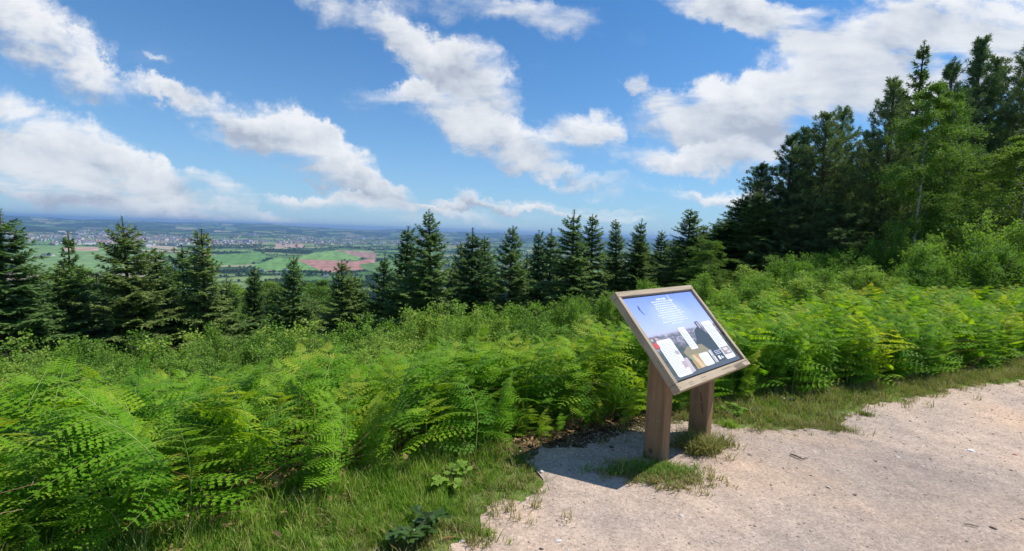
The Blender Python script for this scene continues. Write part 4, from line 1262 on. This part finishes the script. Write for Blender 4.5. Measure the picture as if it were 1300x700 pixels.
def text_lines(u0, u1, v0, v1, nl, z, m=INK, wd_=.35, seed=1, center=False, parent=panel):
    rs = random.Random(seed); polys = []
    for k in range(nl):
        v = v0 + (v1 - v0) * (k + .3) / nl; h = (v1 - v0) / nl * wd_; L_ = (u1 - u0) * rs.uniform(.72, 1.) * (.5 if rs.random() < .15 else 1)
        u = u0 + ((u1 - u0) - L_) / 2 if center else u0
        while u < (u0 + L_ if not center else u1 - ((u1 - u0) - L_) / 2):
            w = rs.uniform(.012, .035); polys.append(rect(u, v, u + w, v + h)); u += w + .006
    return sheet('lettering', polys, m, z, parent)


# hills, wood and field of the printed view
sheet('printed_wood', [[(.60, .60), (.64, .52), (.70, .49), (.76, .53), (.80, .62), (.80, .80), (.56, .80), (.55, .70)]], (.06, .075, .075), Z1)
sheet('printed_field', [[(.30, .74), (.38, .69), (.47, .69), (.60, .70), (.66, .80), (.60, .83), (.32, .83)]], (.27, .23, .14), Z2)
sheet('footer_band', [rect(0, .945, 1, 1)], (.10, .11, .12), Z1)
lb = sheet('text_box', [rrect(.06, .55, .255, .975)], WHITE, Z3); text_lines(.07, .225, .59, .95, 22, Z4, parent=lb, seed=2); sheet('picture', [rect(.205, .70, .245, .745), rect(.20, .83, .245, .90)], (.45, .36, .36), Z4 + .0006, lb)
lb2 = sheet('text_box', [rrect(.24, .80, .30, .965, .012)], (.52, .44, .46), Z3)
mb = sheet('text_box', [rrect(.425, .455, .525, .735, .008)], WHITE, Z3); text_lines(.435, .515, .47, .72, 14, Z4, parent=mb, seed=3)
rb = sheet('text_box', [rrect(.80, .44, .955, .955)], WHITE, Z3); text_lines(.815, .94, .47, .78, 18, Z4, parent=rb, seed=4)
sheet('picture', [rect(.815, .80, .945, .90)], (.34, .28, .27), Z4, rb); sheet('picture', [rect(.84, .815, .91, .85), rect(.87, .86, .93, .885)], (.66, .58, .55), Z4 + .0008, rb)
pb = sheet('text_box', [rrect(.46, .80, .60, .955)], (.74, .74, .68), Z3); text_lines(.475, .585, .83, .93, 8, Z4, parent=pb, seed=5, m=PALEINK)
sheet('picture', [rect(.335, .79, .46, .955)], (.42, .28, .12), Z3); sheet('picture', [[(.36, .80), (.40, .79), (.43, .86), (.45, .95), (.39, .955), (.38, .88)]], (.62, .45, .26), Z4)
sheet('picture', [rect(.335, .79, .375, .85)], (.30, .33, .20), Z4)
sheet('picture', [rect(.615, .79, .665, .95)], (.42, .40, .40), Z3); sheet('picture', [rect(.622, .80, .640, .86), rect(.64, .88, .66, .935)], (.68, .64, .64), Z4)
db = sheet('text_box', [rect(.68, .80, .785, .945)], DARK, Z3); sheet('symbol', [rect(.695, .885, .725, .93), rect(.74, .895, .752, .925), rect(.756, .905, .768, .925)], WHITE, Z4, db); text_lines(.69, .775, .815, .87, 3, Z4, PALEINK, seed=6, parent=db)
sheet('picture', [rect(.005, .50, .07, .635)], (.15, .15, .15), Z3); sheet('picture', [[(.018, .575), (.058, .56), (.064, .628), (.02, .63)]], (.66, .07, .06), Z4); sheet('picture', [rect(.02, .515, .045, .545)], (.45, .42, .42), Z4)
sheet('picture', [rect(.075, .515, .105, .545)], (.66, .36, .34), Z3)
sheet('picture', [rect(.715, .42, .765, .54)], (.12, .11, .12), Z3); sheet('picture', [rect(.728, .435, .748, .51)], (.45, .42, .45), Z4)
text_lines(.30, .66, .07, .40, 11, Z1, PALEINK, .55, 7, True); text_lines(.40, .56, .035, .065, 1, Z1, PALEINK, .8, 8, True)
sheet('printed_vapour_trail', [[(.597, .01), (.606, .01), (.615, .31), (.606, .31)]], (.72, .76, .92), Z2)
sheet('printed_bird', [[(.135, .10), (.142, .12), (.138, .17), (.150, .22), (.146, .23), (.128, .175), (.122, .14)]], (.07, .09, .2), Z1)

# ------------------------------------------------------------------ sky, clouds, sun
SAZ, SEL = rad(77), rad(57)                              # from +Y towards +X
sd = Vector((math.sin(SAZ) * math.cos(SEL), math.cos(SAZ) * math.cos(SEL), math.sin(SEL)))
sun = bpy.data.objects.new('sun', bpy.data.lights.new('sun', 'SUN')); C.objects.link(sun)
sun.data.energy = 4.4; sun.data.angle = rad(.53); sun.data.color = (1, .955, .88)
sun.rotation_euler = sd.to_track_quat('Z', 'Y').to_euler()
wld = bpy.data.worlds.new('World'); sc.world = wld; wld.use_nodes = True
nt = wld.node_tree; nt.nodes.clear(); L = nt.links
wo = nt.nodes.new('ShaderNodeOutputWorld'); bg = nt.nodes.new('ShaderNodeBackground')
SKYS = .11
sky = N(nt, 'ShaderNodeTexSky', sky_type='NISHITA', sun_disc=False, sun_elevation=SEL, sun_rotation=SAZ, altitude=200, air_density=1.0, dust_density=.3, ozone_density=2.5)
tc = N(nt, 'ShaderNodeTexCoord'); sp = N(nt, 'ShaderNodeSeparateXYZ'); L.new(tc.outputs['Generated'], sp.inputs[0])
fy = math_n(nt, 'MAXIMUM', sp.outputs['Y'], .08)
cu_ = math_n(nt, 'DIVIDE', sp.outputs['X'], fy); cv_ = math_n(nt, 'DIVIDE', sp.outputs['Z'], fy)
comb = N(nt, 'ShaderNodeCombineXYZ'); L.new(cu_, comb.inputs[0]); L.new(cv_, comb.inputs[1])
# cloud-layer coordinates, flattening towards the horizon
zc_ = math_n(nt, 'ADD', math_n(nt, 'MAXIMUM', sp.outputs['Z'], 0.), .10)
lx = math_n(nt, 'DIVIDE', sp.outputs['X'], zc_); ly = math_n(nt, 'DIVIDE', sp.outputs['Y'], zc_)
lay = N(nt, 'ShaderNodeCombineXYZ'); L.new(lx, lay.inputs[0]); L.new(ly, lay.inputs[1])


def noise(vec, scale, detail, rough=.55, off=(0, 0, 0), dist=0.):
    mp = N(nt, 'ShaderNodeMapping'); mp.inputs['Location'].default_value = off; L.new(vec, mp.inputs[0])
    n_ = N(nt, 'ShaderNodeTexNoise', i_Scale=scale, i_Detail=float(detail), i_Roughness=rough, i_Distortion=dist); L.new(mp.outputs[0], n_.inputs['Vector'])
    return n_.outputs


wv = noise(comb.outputs[0], 6.0, 8, .68)['Color']
vs = N(nt, 'ShaderNodeVectorMath', operation='SUBTRACT'); L.new(wv, vs.inputs[0]); vs.inputs[1].default_value = (.5, .5, .5)
vm2 = N(nt, 'ShaderNodeVectorMath', operation='MULTIPLY_ADD'); L.new(vs.outputs[0], vm2.inputs[0]); vm2.inputs[1].default_value = (.24, .17, 0); L.new(comb.outputs[0], vm2.inputs[2])
WV = vm2.outputs[0]
# masses of cloud: centre x, y, half sizes, turn (degrees, clockwise), weight
CL = [(40, 42, 150, 55, 27, 1.25), (110, 78, 90, 32, 35, .8), (60, 185, 200, 56, 16, 1.5), (210, 222, 150, 24, 14, .9), (60, 232, 260, 40, 8, 1.05), (150, 254, 320, 18, 3, .85), (520, 262, 200, 9, 4, .6), (720, 272, 200, 8, 2, .55), (210, 125, 90, 16, 35, .5),
      (300, 150, 140, 24, 14, .7), (345, 165, 100, 42, 16, 1.1), (415, 200, 120, 36, 24, 1.15), (480, 235, 70, 20, 18, .7), (240, 130, 90, 12, 22, .5),
      (455, 18, 100, 30, 20, .8), (535, 60, 80, 36, 40, .95), (600, 95, 90, 44, 30, 1.1), (635, 180, 105, 40, 8, 1.5), (560, 140, 70, 40, 20, .8), (500, 125, 60, 18, -20, .5), (650, 12, 190, 26, 3, .75),
      (742, 168, 56, 28, 15, 1.2), (802, 102, 26, 15, 0, .95),
      (890, 140, 110, 44, -12, 1.35), (960, 155, 110, 58, -8, 1.4), (1030, 112, 110, 60, -20, 1.3), (880, 204, 125, 22, -3, 1.15), (740, 226, 120, 14, 4, .8), (845, 118, 50, 20, 0, .9),
      (930, 8, 110, 32, 8, 1.1), (1010, 38, 120, 44, 15, 1.1), (1110, 60, 120, 66, 0, .95), (1220, 28, 150, 60, 0, 1.15), (1290, 70, 120, 70, 0, 1.1), (1130, 120, 100, 44, 0, .9), (1030, 200, 90, 40, -30, .35),
      (612, 258, 66, 12, 3, .85), (560, 262, 40, 6, 0, .55), (850, 248, 130, 10, -3, .7), (930, 246, 80, 12, 0, .7), (690, 262, 90, 12, 0, .5), (800, 268, 60, 8, 0, .45), (430, 258, 160, 12, 6, .45), (200, 72, 30, 8, 15, .35)]
tot = None; low = None
for px, py, rx, ry, rt_, wgt in CL:
    u0, v0 = uv(px, py)
    mp = N(nt, 'ShaderNodeMapping', vector_type='TEXTURE'); mp.inputs['Location'].default_value = (u0, v0, 0)
    mp.inputs['Rotation'].default_value = (0, 0, -rad(rt_) - ROLL); mp.inputs['Scale'].default_value = (rx / FPX * 1.0, ry / FPX * 1.0, 1); L.new(WV, mp.inputs[0])
    ln = N(nt, 'ShaderNodeVectorMath', operation='DOT_PRODUCT'); L.new(mp.outputs[0], ln.inputs[0]); L.new(mp.outputs[0], ln.inputs[1])
    g_ = math_n(nt, 'MULTIPLY_ADD', ln.outputs['Value'], -wgt, wgt)
    g_ = math_n(nt, 'MAXIMUM', g_, 0.)
    tot = g_ if tot is None else math_n(nt, 'ADD', tot, g_)
    sx_ = N(nt, 'ShaderNodeSeparateXYZ'); L.new(mp.outputs[0], sx_.inputs[0])
    low = math_n(nt, 'MULTIPLY', g_, sx_.outputs['Y']) if low is None else math_n(nt, 'MULTIPLY_ADD', g_, sx_.outputs['Y'], low)
low = math_n(nt, 'DIVIDE', low, math_n(nt, 'ADD', tot, .12))        # height within the cloud: tops light, bases grey
tot = math_n(nt, 'MINIMUM', tot, 1.35)
stz = N(nt, 'ShaderNodeMapping'); stz.inputs['Rotation'].default_value = (0, 0, .22); stz.inputs['Scale'].default_value = (.7, 1.75, 1); L.new(comb.outputs[0], stz.inputs[0])
n1 = noise(stz.outputs[0], 7.0, 10, .57, dist=.3)['Fac']
n2 = noise(lay.outputs[0], 1.3, 8, .6, (3, 1, 0))['Fac']
frs = math_n(nt, 'ADD', math_n(nt, 'MULTIPLY_ADD', n1, 4.2, -2.1), math_n(nt, 'MULTIPLY_ADD', n2, 1.3, -.65))
# behind and to the sides of the view: broken cumulus of the same sky
gen = math_n(nt, 'MULTIPLY', math_n(nt, 'LESS_THAN', sp.outputs['Y'], .35), math_n(nt, 'MULTIPLY_ADD', n2, 3.0, -1.35, clamp=True))
den = math_n(nt, 'ADD', tot, gen)
den = math_n(nt, 'ADD', den, math_n(nt, 'MULTIPLY', frs, math_n(nt, 'MULTIPLY_ADD', den, .85, .20)))
al = N(nt, 'ShaderNodeMapRange', interpolation_type='SMOOTHSTEP'); al.inputs['From Min'].default_value = .03; al.inputs['From Max'].default_value = 1.25; L.new(den, al.inputs[0])
# light and grey inside the clouds
n1b = noise(stz.outputs[0], 7.0, 6, .57, (-.02, -.028, 0), dist=.3)['Fac']
rel = math_n(nt, 'SUBTRACT', n1, n1b)
n3 = noise(comb.outputs[0], 3.2, 5, .55, (5, 2, 0))['Fac']
br = math_n(nt, 'MULTIPLY_ADD', rel, 1.8, .60)
br = math_n(nt, 'MULTIPLY_ADD', n3, .9, math_n(nt, 'ADD', br, -.45))
br = math_n(nt, 'MULTIPLY_ADD', den, -.14, math_n(nt, 'ADD', br, .16))
br = math_n(nt, 'MULTIPLY_ADD', low, .75, br, clamp=True)
ccol = ramp(nt, br, [(.1, (.36, .40, .48)), (.38, (.52, .56, .62)), (.62, (.63, .655, .69)), (1, (.76, .77, .79))])
skc = N(nt, 'ShaderNodeVectorMath', operation='SCALE'); L.new(sky.outputs[0], skc.inputs[0]); skc.inputs['Scale'].default_value = SKYS
skc2 = N(nt, 'ShaderNodeVectorMath', operation='MULTIPLY'); L.new(skc.outputs[0], skc2.inputs[0]); skc2.inputs[1].default_value = (.31, .72, 1.02)
hf = math_n(nt, 'POWER', 2.718, math_n(nt, 'MULTIPLY', math_n(nt, 'MAXIMUM', sp.outputs['Z'], 0.), -6.5))
hzn = mix_c(nt, math_n(nt, 'MULTIPLY', hf, .75), skc2.outputs[0], (.43, .54, .67))
fin_ = mix_c(nt, math_n(nt, 'MULTIPLY', al.outputs[0], .94), hzn, ccol)
L.new(fin_, bg.inputs[0]); bg.inputs[1].default_value = 1.0; L.new(bg.outputs[0], wo.inputs[0])
wld.cycles.sampling_method = 'MANUAL'; wld.cycles.sample_map_resolution = 512

# ------------------------------------------------------------------ haze
q = Q(); q.box((-27500, -400, -180), (27500, 27500, 95))
m, nt, out = mat('haze')
vp = N(nt, 'ShaderNodeVolumePrincipled'); vp.inputs['Color'].default_value = (.30, .52, .86, 1); vp.inputs['Density'].default_value = 8e-5
vp.inputs['Density Attribute'].default_value = ''; vp.inputs['Temperature Attribute'].default_value = ''; vp.inputs['Color Attribute'].default_value = ''; vp.inputs['Anisotropy'].default_value = 0.1
nt.links.new(vp.outputs[0], out.inputs['Volume'])
hz_o = link('haze', q.mesh('haze', [m])); props(hz_o, 'thin blue summer haze over the whole valley', 'haze', None, 'stuff')

# ------------------------------------------------------------------ render settings
sc.view_settings.view_transform = 'Standard'; sc.view_settings.look = 'None'; sc.view_settings.exposure = .3; sc.view_settings.gamma = 1; sc.view_settings.use_curve_mapping = False
cy = sc.cycles
cy.max_bounces = 6; cy.diffuse_bounces = 3; cy.glossy_bounces = 2; cy.transmission_bounces = 4; cy.transparent_max_bounces = 6; cy.volume_bounces = 0
cy.use_denoising = True; cy.sample_clamp_indirect = 6; cy.caustics_reflective = False; cy.caustics_refractive = False
cy.use_adaptive_sampling = True; cy.adaptive_threshold = .02
